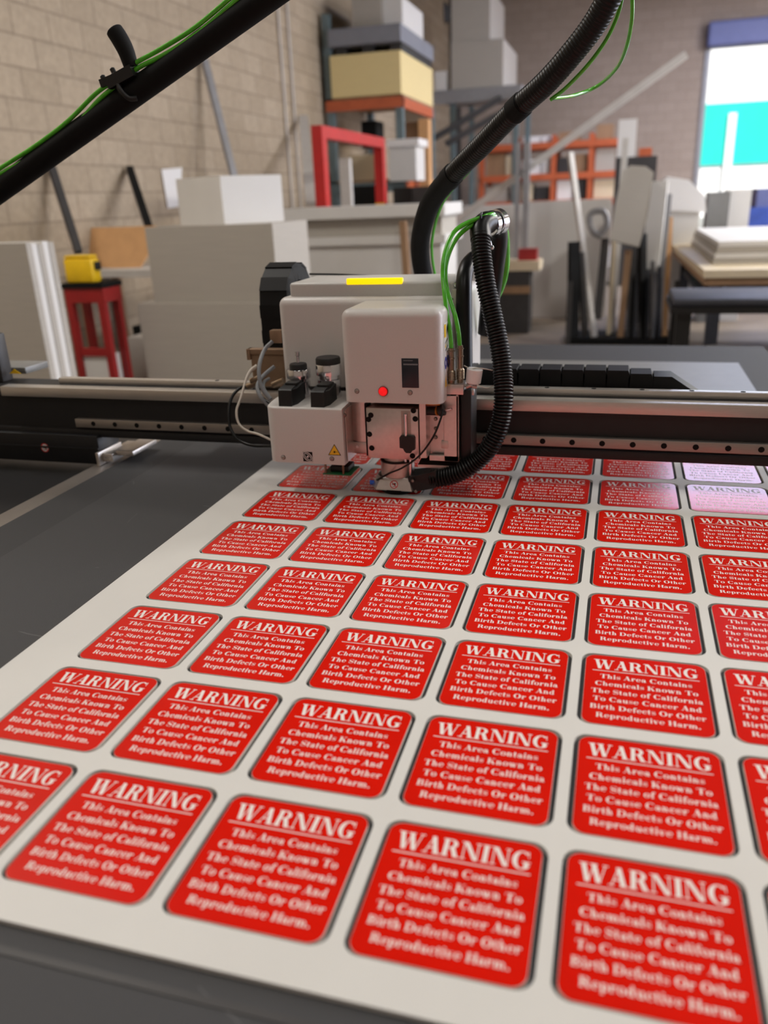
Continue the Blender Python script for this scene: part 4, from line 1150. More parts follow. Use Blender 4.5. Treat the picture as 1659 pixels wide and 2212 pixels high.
# three tubes from the head's fittings up to the clamp
green([(0.3693, 0.9570, 1.1950), (0.3672, 0.9600, 1.2259), (0.3611, 0.9650, 1.2553), (0.3542, 0.9750, 1.2925), (0.3479, 0.9900, 1.3248), (0.3471, 1.0000, 1.3533), (0.3505, 1.0200, 1.3811), (0.3610, 1.0400, 1.4049), (0.3806, 1.0600, 1.4185), (0.4059, 1.0800, 1.4271), (0.4225, 1.1000, 1.4318), (0.4272, 1.1300, 1.4283)], 'green air tube rising from the left brass fitting to the clamp', 0.0043)
green([(0.3835, 0.9670, 1.1986), (0.3819, 0.9670, 1.2248), (0.3753, 0.9700, 1.2546), (0.3628, 0.9850, 1.2827), (0.3520, 1.0000, 1.3110), (0.3494, 1.0100, 1.3441), (0.3556, 1.0300, 1.3745), (0.3681, 1.0500, 1.3975), (0.3879, 1.0700, 1.4137), (0.4096, 1.0850, 1.4243), (0.4243, 1.1000, 1.4284), (0.4309, 1.1300, 1.4248)], 'green air tube rising from the right brass fitting to the clamp', 0.0043)
green([(0.3458, 1.0200, 1.2873), (0.3433, 1.0300, 1.3210), (0.3462, 1.0400, 1.3545), (0.3571, 1.0500, 1.3834), (0.3770, 1.0600, 1.4060), (0.4023, 1.0800, 1.4205), (0.4192, 1.1100, 1.4257)], 'inner green air tube bundled behind the two fitting tubes', 0.0036)
green([(0.4290, 1.1300, 1.4265), (0.4347, 1.2000, 1.3956), (0.4329, 1.2400, 1.3519), (0.4302, 1.2500, 1.3132), (0.4184, 1.2600, 1.2735), (0.3949, 1.2700, 1.2297), (0.3812, 1.2800, 1.1834)], 'thick green air tube hanging behind the chrome clamp', 0.0085)
tag(MB().tube([Vector((0.4059, 1.0800, 1.4271)) + Vector((0.0, 0.008 * math.cos(2 * PI * k / 16), 0.008 * math.sin(2 * PI * k / 16))) for k in range(17)], 0.0022, 8).build('cable_tie', 'black_plastic', None, (0.4059, 1.0800, 1.4271)), 'black cable tie around the green tubes near the clamp', 'cable tie')
# flat grey board lying on the bed behind the gantry
a = (1.0743, 2.3932, 0.9030); b = (1.0651, 2.0141, 0.9030)
solo(MB().box((-0.1, 1.55, TZ), (a[0], a[1], TZ + 0.003)), 'flat_board', 'tray_grey', (0.4, 1.9, TZ), 'smooth grey board lying on the felt behind the gantry', 'board', smooth=False)

# ================================================================== THE WORKSHOP BEHIND
def box(name, a, b, mat_, label, cat, group=None, bevel=0.0):
    lo = [min(p, q) for p, q in zip(a, b)]; hi = [max(p, q) for p, q in zip(a, b)]
    return solo(MB().box(lo, hi, bevel), name, mat_, ((lo[0] + hi[0]) / 2, (lo[1] + hi[1]) / 2, lo[2]), label, cat, group, smooth=bool(bevel))
def part(name, a, b, mat_, parent, bevel=0.0):
    return MB().box(a, b, bevel).build(name, mat_, parent, smooth=bool(bevel))
def bar(name, a, b, w, h, mat_, label, cat, group=None):
    a, b = (a, b) if a[2] < b[2] else (b, a)
    return solo(MB().beam(a, b, w, h), name, mat_, a, label, cat, group, smooth=False)

# upright white boards at the far left
for k in range(5):
    y = 2.9 + 0.042 * k
    box('foam_board', (-3.1, y, 0), (-2.088 - 0.003 * (k % 2), y + 0.04, 1.336 - 0.006 * (k % 3)), 'foam_white' if k % 2 else 'foam_grey',
        'upright pale board at the far left, %s of five in the row' % ('frontmost', 'second', 'middle', 'fourth', 'rearmost')[k], 'board', 'upright boards at the far left')

# stacks of foam board behind the gantry
a = (-2.2846, 4.3000, 1.3582); b = (-1.4024, 4.3000, 1.3380); c = (-2.4054, 4.3000, 0.8815)
zt = a[2] - 0.005
pal = thing('pallet', ((c[0] + b[0]) / 2, 4.6, 0), 'wooden pallet on the floor under the tall white board stack', 'pallet')
for k in range(3): part('bearer', (c[0] + 0.42 * k, 4.3, 0), (c[0] + 0.42 * k + 0.09, 4.95, 0.1), 'brown_wood', pal)
part('deck', (c[0], 4.3, 0.1), (b[0], 4.95, 0.12), 'brown_wood', pal)
box('foam_board_stack', (c[0], 4.28, 0.12), (b[0] + 0.01, 4.92, c[2]), 'foam_grey', 'wide lower stack of white foam boards behind the gantry', 'board stack')
box('foam_board_stack', (a[0], 4.30, c[2]), (b[0], 4.90, zt), 'foam_grey', 'upper stack of white foam boards under the white carton', 'board stack')
A = Vector((-2.1989, 4.6200, 1.3133)); B = Vector((-1.7690, 4.4000, 1.3114)); C2 = Vector((-1.5003, 4.7400, 1.2886))
ht = (-1.7294, 4.4000, 1.6393)[2] - zt
for v in (A, B, C2): v.z = zt
cart = thing('carton', (A + C2) / 2, 'plain white carton on top of the foam board stack', 'carton')
MB().prism([A, B, C2, A + C2 - B], (0, 0, ht)).build('carton_body', 'foam_white', cart, smooth=False)
box('small_carton', (c[0] - 0.27, 4.5, 0), (c[0] - 0.02, 4.85, 0.62), 'pale_bar', 'small pale carton left of the pallet of foam boards', 'carton')

# red stand with the yellow case
z0 = (-2.6091, 4.0000, 1.0427)[2]
x0 = (-2.7179, 4.0000, 1.0440)[0]; x1 = (-2.4847, 4.0000, 1.0413)[0]
st = thing('tool_stand', ((x0 + x1) / 2, 4.15, 0), 'dark red metal tool stand with a black top beside the white boards', 'stand')
part('black_top', (x0 - 0.03, 3.98, z0 - 0.03), (x1 + 0.04, 4.2, z0), 'black_matte', st)
part('top_frame', (x0 - 0.02, 3.99, z0 - 0.12), (x1 + 0.03, 4.19, z0 - 0.03), 'stand_red', st)
for x in (x0 - 0.02, x1 - 0.02):
    for y in (3.99, 4.15): part('leg', (x, y, 0), (x + 0.045, y + 0.04, z0 - 0.12), 'stand_red', st)
part('cross_bar', (x0, 3.995, z0 - 0.46), (x1, 4.03, z0 - 0.41), 'stand_red', st)
part('lower_panel', (x0 + 0.025, 4.01, 0.05), (x1 - 0.02, 4.14, z0 - 0.46), 'foam_white', st)
h = (-2.5752, 4.0000, 1.2098)[2] - z0
yc = thing('tool_case', ((x0 + x1) / 2, 4.12, z0), 'bright yellow tool case on the red stand', 'tool case')
part('case_body', (x0 + 0.0, 4.0, z0), (x1 - 0.03, 4.10, z0 + h * 0.9), 'case_yellow', yc, 0.018)
part('case_lid', (x0 + 0.008, 4.005, z0 + h * 0.9), (x1 - 0.038, 4.095, z0 + h), 'case_yellow', yc, 0.008)
part('latch', (x1 - 0.032, 4.03, z0 + h * 0.45), (x1 - 0.012, 4.08, z0 + h * 0.75), 'black_plastic', yc, 0.004)

# side bench by the wall, cardboard and bars leaning there
bz = (-2.9652, 5.0000, 1.0430)[2]
sb = thing('side_bench', (-2.85, 5.2, 0), 'low pale-topped bench against the block wall behind the red stand', 'bench')
part('bench_top', (-3.36, 4.95, bz - 0.05), (-2.2, 5.5, bz), 'pale_bar', sb)
part('shelf', (-3.34, 4.97, 0.3), (-2.22, 5.48, 0.34), 'brown_wood', sb)
for x in (-3.34, -2.28):
    for y in (4.97, 5.42): part('leg', (x, y, 0), (x + 0.06, y + 0.06, bz - 0.05), 'brown_wood', sb)
pts = [(-3.4583, 5.2000, 1.0617), (-2.9318, 5.2000, 1.0285), (-2.8525, 5.2500, 1.1503), (-2.8111, 5.3200, 1.3391), (-3.5026, 5.3200, 1.3419)]
solo(MB().prism(pts, (0, 0.02, 0)), 'cardboard_sheet', 'cardboard', pts[0], 'tan cardboard sheet leaning on the side bench below the wall', 'cardboard', smooth=False)
box('dark_crate', (-2.95, 5.02, 0.34), (-2.35, 5.4, 0.62), 'black_matte', 'dark crate on the lower shelf of the side bench', 'crate')
box('brown_box', (-2.62, 4.3, 0.0), (-2.42, 4.46, 0.3), 'stand_red', 'reddish brown box on the floor before the side bench', 'box')
bar('dark_bar', (-3.3400, 4.9049, 1.7692), (-3.1024, 4.7200, 1.1916), 0.05, 0.05, 'dark_bar', 'dark grey bar leaning against the wall above the yellow case', 'bar', 'bars leaning on the wall')
bar('dark_bar', (-3.3400, 5.9313, 1.7838), (-2.9437, 5.4500, 1.3240), 0.055, 0.05, 'black_matte', 'short black bar leaning on the wall above the cardboard', 'bar', 'bars leaning on the wall')
bar('long_bar', (-3.3200, 7.4890, 2.7766), add((-2.9665, 7.2000, 1.5593), 0, 0, 0), 0.06, 0.05, 'pole_grey', 'long thin brown grey bar leaning high on the block wall', 'bar', 'bars leaning on the wall')
q = [(-3.3700, 6.4953, 1.7889), (-3.3700, 6.8733, 1.8122), (-3.3700, 6.7484, 1.4721), (-3.3700, 6.5222, 1.4604)]
solo(MB().prism(q, (0.006, 0, 0)), 'wall_notice', 'sticker_white', q[3], 'white paper notice on the block wall left of the carton', 'notice', smooth=False)
pa = (-3.3500, 9.5624, 3.1826); pb = (-3.3500, 9.8637, 3.2242)
for nm, q, lb in (('left', pa, 'left of two thin pale conduits running down the block wall'), ('right', pb, 'right of two thin pale conduits running down the block wall')):
    solo(MB().cyl((q[0], q[1], 0.1), (q[0], q[1], 5.4), 0.013, 12), 'wall_conduit', 'pale_bar', (q[0], q[1], 0.1), lb, 'conduit', 'wall conduits')

# long white sheet rack
y = 6.0
xa, xb = (-2.0151, 6.0000, 1.4424)[0], (-0.6764, 6.0000, 1.3954)[0]
zt = (-1.4287, 6.0000, 1.4183)[2]; z1 = (-1.4338, 6.0000, 1.3281)[2]; z2 = (-1.4416, 6.0000, 1.1874)[2]; z3 = (-1.4452, 6.0000, 1.1233)[2]
wr = thing('sheet_rack', ((xa + xb) / 2, 6.3, 0), 'long pale sheet rack with shelves behind the cutting head', 'rack')
part('top_slab', (xa, y, z1), (xb, y + 0.75, zt), 'foam_white', wr)
part('upper_panel', (xa + 0.04, y + 0.08, z2), (xb - 0.04, y + 0.7, z1), 'foam_grey', wr)
part('middle_slab', (xa, y + 0.02, z3), (xb, y + 0.75, z2), 'foam_white', wr)
part('lower_panel', (xa + 0.04, y + 0.06, 0.0), (xb - 0.04, y + 0.7, z3), 'foam_white', wr)
px = (-0.9774, 5.9700, 1.2185)[0]
pt_ = bar('brown_post', (px - 0.02, 5.95, zt - 0.12), (px + 0.04, 5.95, 0.0), 0.075, 0.05, 'brown_wood', 'brown wooden post leaning on the long pale rack', 'post')
# red gate frame
gx = (-2.0261, 6.8000, 1.4477)[0]
gw = 0.1
gzt = (-1.9444, 6.8000, 2.0876)[2]
gy = 8.75
gt = thing('red_gate', (gx + 0.05, 7.8, 0), 'bright red square metal frame standing behind the long pale rack', 'frame')
MB().box((gx, 6.8, 0), (gx + gw, 6.92, gzt)).build('front_post', 'gate_red', gt, smooth=False)
MB().box((gx, gy, 0), (gx + gw, gy + 0.12, gzt)).build('rear_post', 'gate_red', gt, smooth=False)
MB().box((gx, 6.92, gzt - 0.1), (gx + gw, gy, gzt)).build('top_rail', 'gate_red', gt, smooth=False)
MB().box((gx, gy - 0.02, 1.36), (gx + gw, gy + 0.12, 1.42)).build('yellow_foot', 'case_yellow', gt, smooth=False)
bar('pale_board', (-2.5920, 8.2000, 1.4455), (-3.3000, 10.0272, 2.4660), 0.12, 0.04, 'pale_bar', 'narrow pale board leaning between the wall and the red frame', 'board')
q = (-2.1279, 8.0000, 1.4321)
box('pale_post', (q[0] - 0.055, 8.0, 0), (q[0] + 0.055, 8.08, (-2.1025, 8.0000, 1.8647)[2]), 'pale_bar', 'pale upright board inside the red frame', 'board')

# ---- pallet rack against the left wall
ry0, ry1 = 11.0, 12.9
rx0, rx1 = (-3.3211, 11.0000, 2.9416)[0], (-2.2549, 11.0000, 2.8679)[0]
rz = (-2.7571, 11.0000, 2.7485)[2]
rk = thing('pallet_rack', ((rx0 + rx1) / 2, 12, 0), 'tall teal and orange pallet rack against the left wall', 'pallet rack')
for x in (rx0, rx1 - 0.1):
    for yy in (ry0, ry1): part('upright', (x, yy, 0), (x + 0.1, yy + 0.1, rz + (1.0 if x == rx0 else -0.02)), 'rack_teal', rk)
for z in (rz - 0.16, 1.55):
    part('front_beam', (rx0, ry0 - 0.02, z), (rx1, ry0 + 0.04, z + 0.13), 'rack_orange' if z > 2 else 'rack_teal', rk)
    part('side_beam', (rx1 - 0.06, ry0, z), (rx1, ry1, z + 0.13), 'rack_orange', rk)
    part('deck', (rx0, ry0, z + 0.13), (rx1, ry1, z + 0.16), 'brown_wood', rk)
box('cream_board_stack', (rx0 + 0.105, ry0 - 0.05, rz), (rx1, ry1, rz + 0.5), 'cream_board', 'thick stack of cream boards on the tall pallet rack', 'board stack')
for k in range(3): box('spacer', (rx0 + 0.15 + 0.38 * k, ry0 + 0.05, rz + 0.5), (rx0 + 0.3 + 0.38 * k, ry1 - 0.05, rz + 0.6), 'dark_bar', 'dark wooden spacer under the grey slab, %s of three' % ('left', 'middle', 'right')[k], 'spacer', 'spacers on the cream boards')
box('grey_slab', (rx0 + 0.103, ry0 - 0.08, rz + 0.6), (rx1 + 0.02, ry1, rz + 0.80), 'grey_slab', 'flat grey slab topping the cream board stack', 'slab')
box('white_bundle', (rx0 + 0.38, ry0 + 0.15, rz + 0.80), (rx1 - 0.28, ry1 - 0.3, rz + 1.25), 'foam_grey', 'pale bundle on top of the grey slab', 'bundle')
box('white_box', (rx1 - 0.27, ry0 + 0.2, rz + 0.80), (rx1 - 0.02, ry1 - 0.5, rz + 1.15), 'foam_white', 'white box beside the pale bundle on the grey slab', 'box')
# goods on and below the rack's lower shelf
for nm, a, b, dep, mt, lb, ct in (
    ('white_bin', (-2.4092, 10.8000, 1.6781), (-2.0372, 10.8000, 2.1538), 0.5, 'foam_white', 'stack of white bins before the pallet rack shelf', 'bin'),
    ('bin_lid', (-2.4181, 10.7500, 2.0991), (-1.9870, 10.7500, 2.1874), 0.55, 'sticker_white', 'flat white lid on the stack of white bins', 'lid'),
    ('wood_board', (-2.8267, 13.1000, 1.8500), (-2.5186, 13.1000, 2.5735), 0.1, 'brown_wood', 'brown wooden panel standing at the right of the pallet rack', 'panel'),
    ('tan_post', (-2.1866, 11.6000, 1.6743), (-2.0421, 11.6000, 2.4797), 0.2, 'cardboard', 'tan upright board right of the white bins', 'board'),
    ('beige_board', (-3.1621, 11.3000, 1.7011), (-2.6653, 11.3000, 2.0520), 0.2, 'bench_cream', 'beige panel on the lower shelf inside the red frame view', 'panel'),
    ('black_case', (-2.9624, 11.4000, 2.1424), (-2.7426, 11.4000, 2.4843), 0.4, 'black_matte', 'black case on the rack shelf above the beige panel', 'case'),
    ('black_bin', (-2.0466, 9.6000, 1.4036), (-1.8210, 9.6000, 1.5830), 0.4, 'black_plastic', 'black bin on the floor right of the red frame', 'bin'),
    ('dark_tub', (-1.8146, 9.6000, 1.3954), (-1.5817, 9.6000, 1.5836), 0.4, 'dark_bar', 'dark grey tub beside the black bin', 'tub'),
    ('black_tub', (-2.6306, 9.8000, 1.4213), (-2.2822, 9.8000, 1.6233), 0.4, 'black_matte', 'wide black tub between the red posts', 'tub')):
    box(nm, (a[0], a[1], a[2] if nm in ('bin_lid', 'white_bin', 'black_case', 'beige_board') else 0.0), (b[0], a[1] + dep, b[2]), mt, lb, ct)

# ---- second rack with white stacks
y2 = 15.0
ax, bx2 = (-2.3779, 15.0000, 3.2187)[0], (-1.4807, 15.0000, 3.1578)[0]
sz = (-1.9299, 15.0000, 3.1883)[2]
r2 = thing('steel_rack', ((ax + bx2) / 2, 16, 0), 'tall steel rack carrying white stacks behind the exhaust hose', 'rack')
xl, xr = (-2.7515, 15.0000, 3.1350)[0], (-1.1459, 15.0000, 3.0289)[0]
part('shelf', (xl, y2 - 0.05, sz - 0.1), (xr, 17, sz), 'pole_grey', r2)
part('shelf_lip', (xl, y2 - 0.1, sz - 0.22), (xr, y2 - 0.05, sz - 0.04), 'pole_grey', r2)
for x in (xl + 0.35, xr - 0.15):
    for yy in (y2, 16.9): part('upright', (x, yy, 0), (x + 0.09, yy + 0.09, sz - 0.1), 'rack_teal', r2)
struct(MB().box(((-3.4688, 19.9000, 4.6190)[0], 19.9, 0), ((-3.1717, 19.9000, 4.5956)[0], 20.2, CEIL_Z)).build('trim_1', 'dark_bar', None, ((-3.4688, 19.9000, 4.6190)[0], 19.9, 0), smooth=False))
for p, q, w in (((-2.6348, 14.6000, 2.4033), (-1.4964, 14.9000, 2.9931), 0.16), ((-2.3729, 14.4000, 2.2922), (-0.9714, 14.7000, 2.9688), 0.12)):
    MB().beam(p, q, w, 0.1).build('brace', 'dark_bar', r2, smooth=False)
box('white_stack', (ax, y2, sz), (bx2, 16.9, sz + 0.72), 'foam_grey', 'lower white stack on the steel rack shelf', 'stack')
box('white_stack', (ax, y2 + 0.05, sz + 0.72), (ax + 0.66, 16.8, sz + 1.5), 'foam_grey', 'upper narrower white stack on the steel rack shelf', 'stack')
q = (-2.5687, 15.0000, 3.1229)
box('white_roll', (q[0] - 0.1, 14.98, sz), (q[0] + 0.1, 15.2, sz + 0.3), 'foam_white', 'small white roll left of the white stack on the steel rack', 'roll')
# high ducts under the ceiling
bar('ceiling_duct', (-4.2207, 19.0000, 5.6830), (-3.3709, 19.6000, 5.1067), 0.5, 0.3, 'dark_bar', 'dark duct slanting along the top of the back wall', 'duct')

# ---- far orange racking with boxes
fy = 17.0
f0, f1 = (-2.1684, 17.0000, 2.4977)[0], (0.6914, 17.0000, 2.3429)[0]
levels = [(-0.6736, 17.0000, 1.3055)[2], (-0.6923, 17.0000, 1.8016)[2], (-0.7137, 17.0000, 2.3696)[2]]
fr = thing('orange_racking', ((f0 + f1) / 2, 17.5, 0), 'far orange racking full of cartons along the back wall', 'rack')
nb = 4
for k in range(nb + 1):
    x = f0 + (f1 - f0) * k / nb
    for yy in (fy, 18.1): part('upright', (x - 0.05, yy, 0), (x + 0.05, yy + 0.09, levels[2] + 0.12), 'rack_orange', fr)
for z in levels:
    part('beam', (f0, fy - 0.03, z - 0.12), (f1, fy + 0.05, z), 'rack_orange', fr)
    part('rear_beam', (f0, 18.1, z - 0.12), (f1, 18.19, z), 'rack_orange', fr)
    part('deck', (f0, fy + 0.05, z - 0.03), (f1, 18.1, z), 'brown_wood', fr)
rnd = random.Random(5)
PAL = [('white', 'foam_white'), ('brown', 'brown_wood'), ('dark', 'dark_bar'), ('pale grey', 'foam_grey'), ('cream', 'bench_cream'), ('white', 'sticker_white')]
ORD = ['first', 'second', 'third', 'fourth', 'fifth', 'sixth', 'seventh', 'eighth', 'ninth']
for li, (z, zn) in enumerate(((0.0, 'floor'), (levels[0], 'bottom shelf'), (levels[1], 'middle shelf'), (levels[2], 'top shelf'))):
    x = f0 + 0.1; k = 0; bay = (f1 - f0) / nb
    while x < f1 - 0.3 and k < 9:
        w = rnd.uniform(0.22, 0.42); h = rnd.uniform(0.24, 0.5) if li < 3 else rnd.uniform(0.1, 0.26)
        if li == 3 and k > 4: h = rnd.uniform(0.3, 0.55)
        e = f0 + bay * (math.floor((x - f0) / bay) + 1)
        if x + w > e - 0.08:
            w = e - 0.08 - x
            if w < 0.15: x = e + 0.08; continue
        cn, cm = PAL[rnd.randrange(6)]
        box('storage_box', (x, fy + 0.08, z), (x + w, fy + 0.08 + rnd.uniform(0.3, 0.8), z + h), cm,
            '%s box, %s from the left on the %s of the orange racking' % (cn, ORD[k], zn), 'box', 'boxes on the orange racking')
        x += w + rnd.uniform(0.01, 0.05); k += 1
        if x > e - 0.12: x = e + 0.08
# grey poles, long pale pole leaning on them
for (u, w, lb) in ((1117, 0.05, 'left of two slim grey poles standing right of the clamp'), (1136, 0.07, 'right of two slim grey poles standing right of the clamp')):
    q = (-0.5045, 9.2000, 1.5482) if u == 1117 else (-0.4070, 9.2000, 1.5442)
    box('grey_pole', (q[0] - w / 2, 9.2, 0), (q[0] + w / 2, 9.2 + w, (-0.4732, 9.2000, 1.9802)[2]), 'pole_grey', lb, 'pole', 'slim grey poles')
p, q = Vector((-0.8749, 9.3500, 1.4156)), Vector((1.1761, 9.3500, 2.7220))
bar('long_pole', p + (p - q) * (p.z / (q.z - p.z)) * 0.985, q, 0.09, 0.07, 'pale_bar', 'very long pale pole slanting up to the door', 'pole')
# big white panel
a = (-0.4576, 9.9000, 1.3628); b = (0.5189, 9.9000, 1.3577)
box('display_board', (a[0], 9.9, 0), (b[0], 9.98, a[2]), 'foam_white', 'large blank white panel standing behind the leaning strips', 'panel')
box('white_cabinet', ((-1.6912, 10.2000, 1.2149)[0], 10.2, 0.0), (a[0] - 0.02, 10.6, (-1.3005, 10.2000, 1.3346)[2]), 'foam_white', 'white cabinet left of the large blank white panel', 'cabinet')
q = (-0.4981, 8.6000, 0.6077)
zc = (-0.5011, 8.6000, 0.7774)[2]
lc = thing('low_crate', (q[0], 8.8, 0), 'dark brown crate with a beige lid on the floor right of the ribbed hose', 'crate')
part('crate_body', (q[0] - 0.22, 8.62, 0), (q[0] + 0.22, 8.98, zc - 0.1), 'dark_bar', lc)
part('crate_lid', (q[0] - 0.25, 8.6, zc - 0.1), (q[0] + 0.32, 9.0, zc), 'bench_cream', lc)
part('crate_slat', (q[0] - 0.23, 8.6, zc - 0.34), (q[0] + 0.23, 8.62, zc - 0.26), 'brown_wood', lc)
box('red_can', (q[0] + 0.08, 8.7, (-0.5011, 8.6000, 0.7774)[2]), (q[0] + 0.28, 8.85, (-0.5011, 8.6000, 0.7774)[2] + 0.12), 'stand_red', 'small dark red can on the beige crate lid', 'can')

# ---- rack of leaning strips at right
tr = thing('strip_rack', (0.7, 8.2, 0), 'low dark base frame holding the leaning strips', 'rack')
sx = [(0.1971, 8.0000, 0.0352)[0], (1.1802, 8.0000, 0.0415)[0]]
part('base_tray', (sx[0] - 0.03, 7.95, 0), (sx[1] + 0.05, 8.5, 0.06), 'black_matte', tr)
for x in (sx[0] - 0.03, sx[1]): part('end_post', (x, 7.93, 0), (x + 0.05, 7.98, 0.62), 'dark_bar', tr)
STRIPS = [
    ((0.2063, 8.0500, 0.9961), (0.2397, 8.0000, -0.0831), 0.11, 0.05, 'black_matte', 'broad black strip at the left end of the strip rack'),
    ((0.2706, 8.1200, 0.8893), (0.3576, 8.0800, -0.0963), 0.08, 0.04, 'dark_bar', 'dark grey strip next to the broad black strip'),
    ((0.1099, 8.4500, 1.8216), (0.4516, 8.0500, -0.0899), 0.055, 0.04, 'pale_bar', 'long pale strip leaning left out of the strip rack'),
    ((0.5036, 8.2000, 1.0111), (0.4693, 8.1000, 0.2315), 0.07, 0.035, 'dark_bar', 'dark strip below the grey hook'),
    ((0.5902, 8.4000, 1.1536), (0.5885, 8.2000, -0.1157), 0.04, 0.03, 'bench_cream', 'thin cream strip in the middle of the strip rack'),
    ((0.7325, 8.1500, 0.8993), (0.7088, 8.0500, -0.0873), 0.06, 0.04, 'brown_wood', 'brown strip right of the thin cream strip'),
    ((0.7930, 8.3000, 0.9324), (0.8203, 8.2000, -0.1133), 0.08, 0.04, 'dark_bar', 'charcoal strip behind the hanging pale bag'),
    ((0.8521, 8.1200, 1.0493), (0.9169, 8.0500, -0.0852), 0.07, 0.05, 'black_matte', 'black strip left of the wide white plank'),
    ((0.9767, 8.3500, 1.5181), (0.9351, 8.1500, 0.1780), 0.17, 0.04, 'foam_white', 'wide white plank leaning in the strip rack'),
    ((1.0793, 8.5000, 1.3955), (1.0487, 8.2000, -0.1110), 0.07, 0.04, 'pole_grey', 'grey strip along the right edge of the white plank'),
    ((0.9808, 8.0200, 0.6868), (1.0223, 8.0000, -0.0751), 0.1, 0.03, 'dark_bar', 'dark low strip before the white plank'),
    ((1.1202, 8.6000, 1.1747), (1.1337, 8.1000, -0.0920), 0.05, 0.035, 'cardboard', 'orange brown strip at the right end of the strip rack'),
    ((0.6355, 9.0000, 1.9472), (0.6144, 8.3000, -0.1091), 0.06, 0.04, 'pale_bar', 'upper pale strip behind the hanging pale bag')]
for p, q, w, h, mt, lb in STRIPS:
    q = (q[0], q[1], max(q[2], 0.062))
    bar('leaning_strip', q, p, w, h, mt, lb, 'strip', 'strips in the strip rack')
for k in range(9):
    u = k / 8
    q = Vector((0.7705, 8.0200, -0.0578)) * (1 - u) + Vector((1.0834, 8.0200, -0.0548)) * u
    p = Vector((0.7609, 8.1600, 0.7441)) * (1 - u) + Vector((1.0363, 8.1600, 0.8050)) * u
    p.z -= 0.07 * ((k * 5) % 3)
    q.z = 0.062
    bar('thin_strip', q, p, 0.026, 0.04, ('dark_bar', 'black_matte', 'bench_dark')[k % 3], 'thin dark strip before the white plank, %s from the left of nine' % ORD[k], 'strip', 'thin dark strips')
# pale bag with a rounded top hung over the strips
o0 = (0.7342, 8.0000, 0.9945)
pts = [(0.5523, 8.0000, 0.9990), (0.8247, 8.0000, 0.9284), (0.8815, 8.0200, 1.2000), (0.9113, 8.0600, 1.5876), (0.8365, 8.0700, 1.6435), (0.6973, 8.0700, 1.6580), (0.6287, 8.0600, 1.6123), (0.5829, 8.0300, 1.3347)]
solo(MB().prism(pts, (0, -0.05, 0.01)), 'hanging_bag', 'foam_grey', pts[0], 'pale bag with rounded top hanging over the strips', 'bag', smooth=False)
m = MB()
ring = [(0.3478, 8.1000, 1.1501), (0.3433, 8.1000, 1.2360), (0.3942, 8.1000, 1.2726), (0.4736, 8.1000, 1.2614), (0.5083, 8.1000, 1.1923), (0.4996, 8.1000, 1.1156), (0.4330, 8.1000, 1.0485)]
m.tube(spline(ring, 0.02), 0.03, 12)
m.tube(spline([(0.3478, 8.1000, 1.1501), (0.3872, 8.1000, 1.0757), (0.4694, 8.1000, 1.0302)], 0.02), 0.03, 12)
solo(m, 'grey_hook', 'pole_grey', ring[0], 'grey rounded hook loop on a stick before the white panel', 'hook')

# ---- cream-topped bench at right with white sheets
z = 0.89
B = Vector((1.2576, 5.9468, 0.8900)); A = Vector((1.1822, 9.0092, 0.8900))
A.x = max(A.x, B.x - 0.25)
bn = thing('work_bench', (B.x + 0.8, (A.y + B.y) / 2, 0), 'cream-topped workbench at the right by the bright door', 'workbench')
top = [A, B, B + Vector((2.2, 0, 0)), A + Vector((2.4, 0, 0))]
MB().prism([v - Vector((0, 0, 0.055)) for v in top], (0, 0, 0.055)).build('bench_top', 'bench_cream', bn, smooth=False)
MB().prism([v + Vector((0.01, 0.02, -0.11)) for v in top], (0, 0, 0.05)).build('apron', 'brown_wood', bn, smooth=False)
for v in (A + Vector((0.1, -0.15, 0)), B + Vector((0.06, 0.1, 0)), B + Vector((2.0, 0.1, 0)), A + Vector((2.1, -0.15, 0))):
    part('leg', (v.x, v.y, 0), (v.x + 0.09, v.y + 0.09, z - 0.11), 'bench_dark', bn)
part('under_shelf', (B.x + 0.05, B.y + 0.1, 0.6), (B.x + 2.0, A.y - 0.1, 0.64), 'bench_dark', bn)
a = (1.2045, 6.4000, 0.9481); b = (1.2968, 6.4000, 1.1362)
for k in range(4):
    h = (0.17) / 4
    box('white_sheet_stack', (B.x + 0.10 + 0.01 * k, B.y + 0.5, z + h * k), (B.x + 1.6 - 0.02 * (k % 2), A.y - 0.2, z + h * (k + 1) - 0.004), 'foam_white' if k % 2 else 'foam_grey',
        'pile of white sheets on the cream bench, %s layer' % ('lowest', 'second', 'third', 'topmost')[k], 'sheet pile', 'white sheets on the cream bench')
# dark cart before the bench
ct_ = (1.0030, 5.4000, 0.8087); ce = (1.2502, 5.0000, 0.8167)
zt = (1.2421, 4.9000, 0.8062)[2]
dc = thing('dark_cart', (ce[0] + 0.5, 5.2, 0), 'dark grey cart with thick top before the cream bench', 'cart')
cx = (1.0005, 5.3000, 0.7837)[0]
part('cart_top', (cx, 4.95, zt - 0.05), (cx + 1.6, 5.6, zt), 'bench_dark', dc, 0.02)
part('cart_rim', (cx - 0.01, 4.94, zt - 0.09), (cx + 1.61, 5.61, zt - 0.05), 'black_plastic', dc)
for x in (cx + 0.03, cx + 1.5):
    for yy in (4.98, 5.5): part('leg', (x, yy, 0), (x + 0.09, yy + 0.08, zt - 0.09), 'black_plastic', dc)
part('lower_shelf', (cx + 0.03, 5.0, 0.16), (cx + 1.56, 5.55, 0.2), 'bench_dark', dc)
m = MB().lathe((cx + 0.32, 5.25, 0.2), [(0.16, 0), (0.2, 0.1), (0.17, 0.2), (0.08, 0.26), (0, 0.27)], 20)
solo(m, 'pale_sack', 'foam_grey', (cx + 0.32, 5.25, 0.2), 'slumped pale sack on the dark cart lower shelf', 'sack')
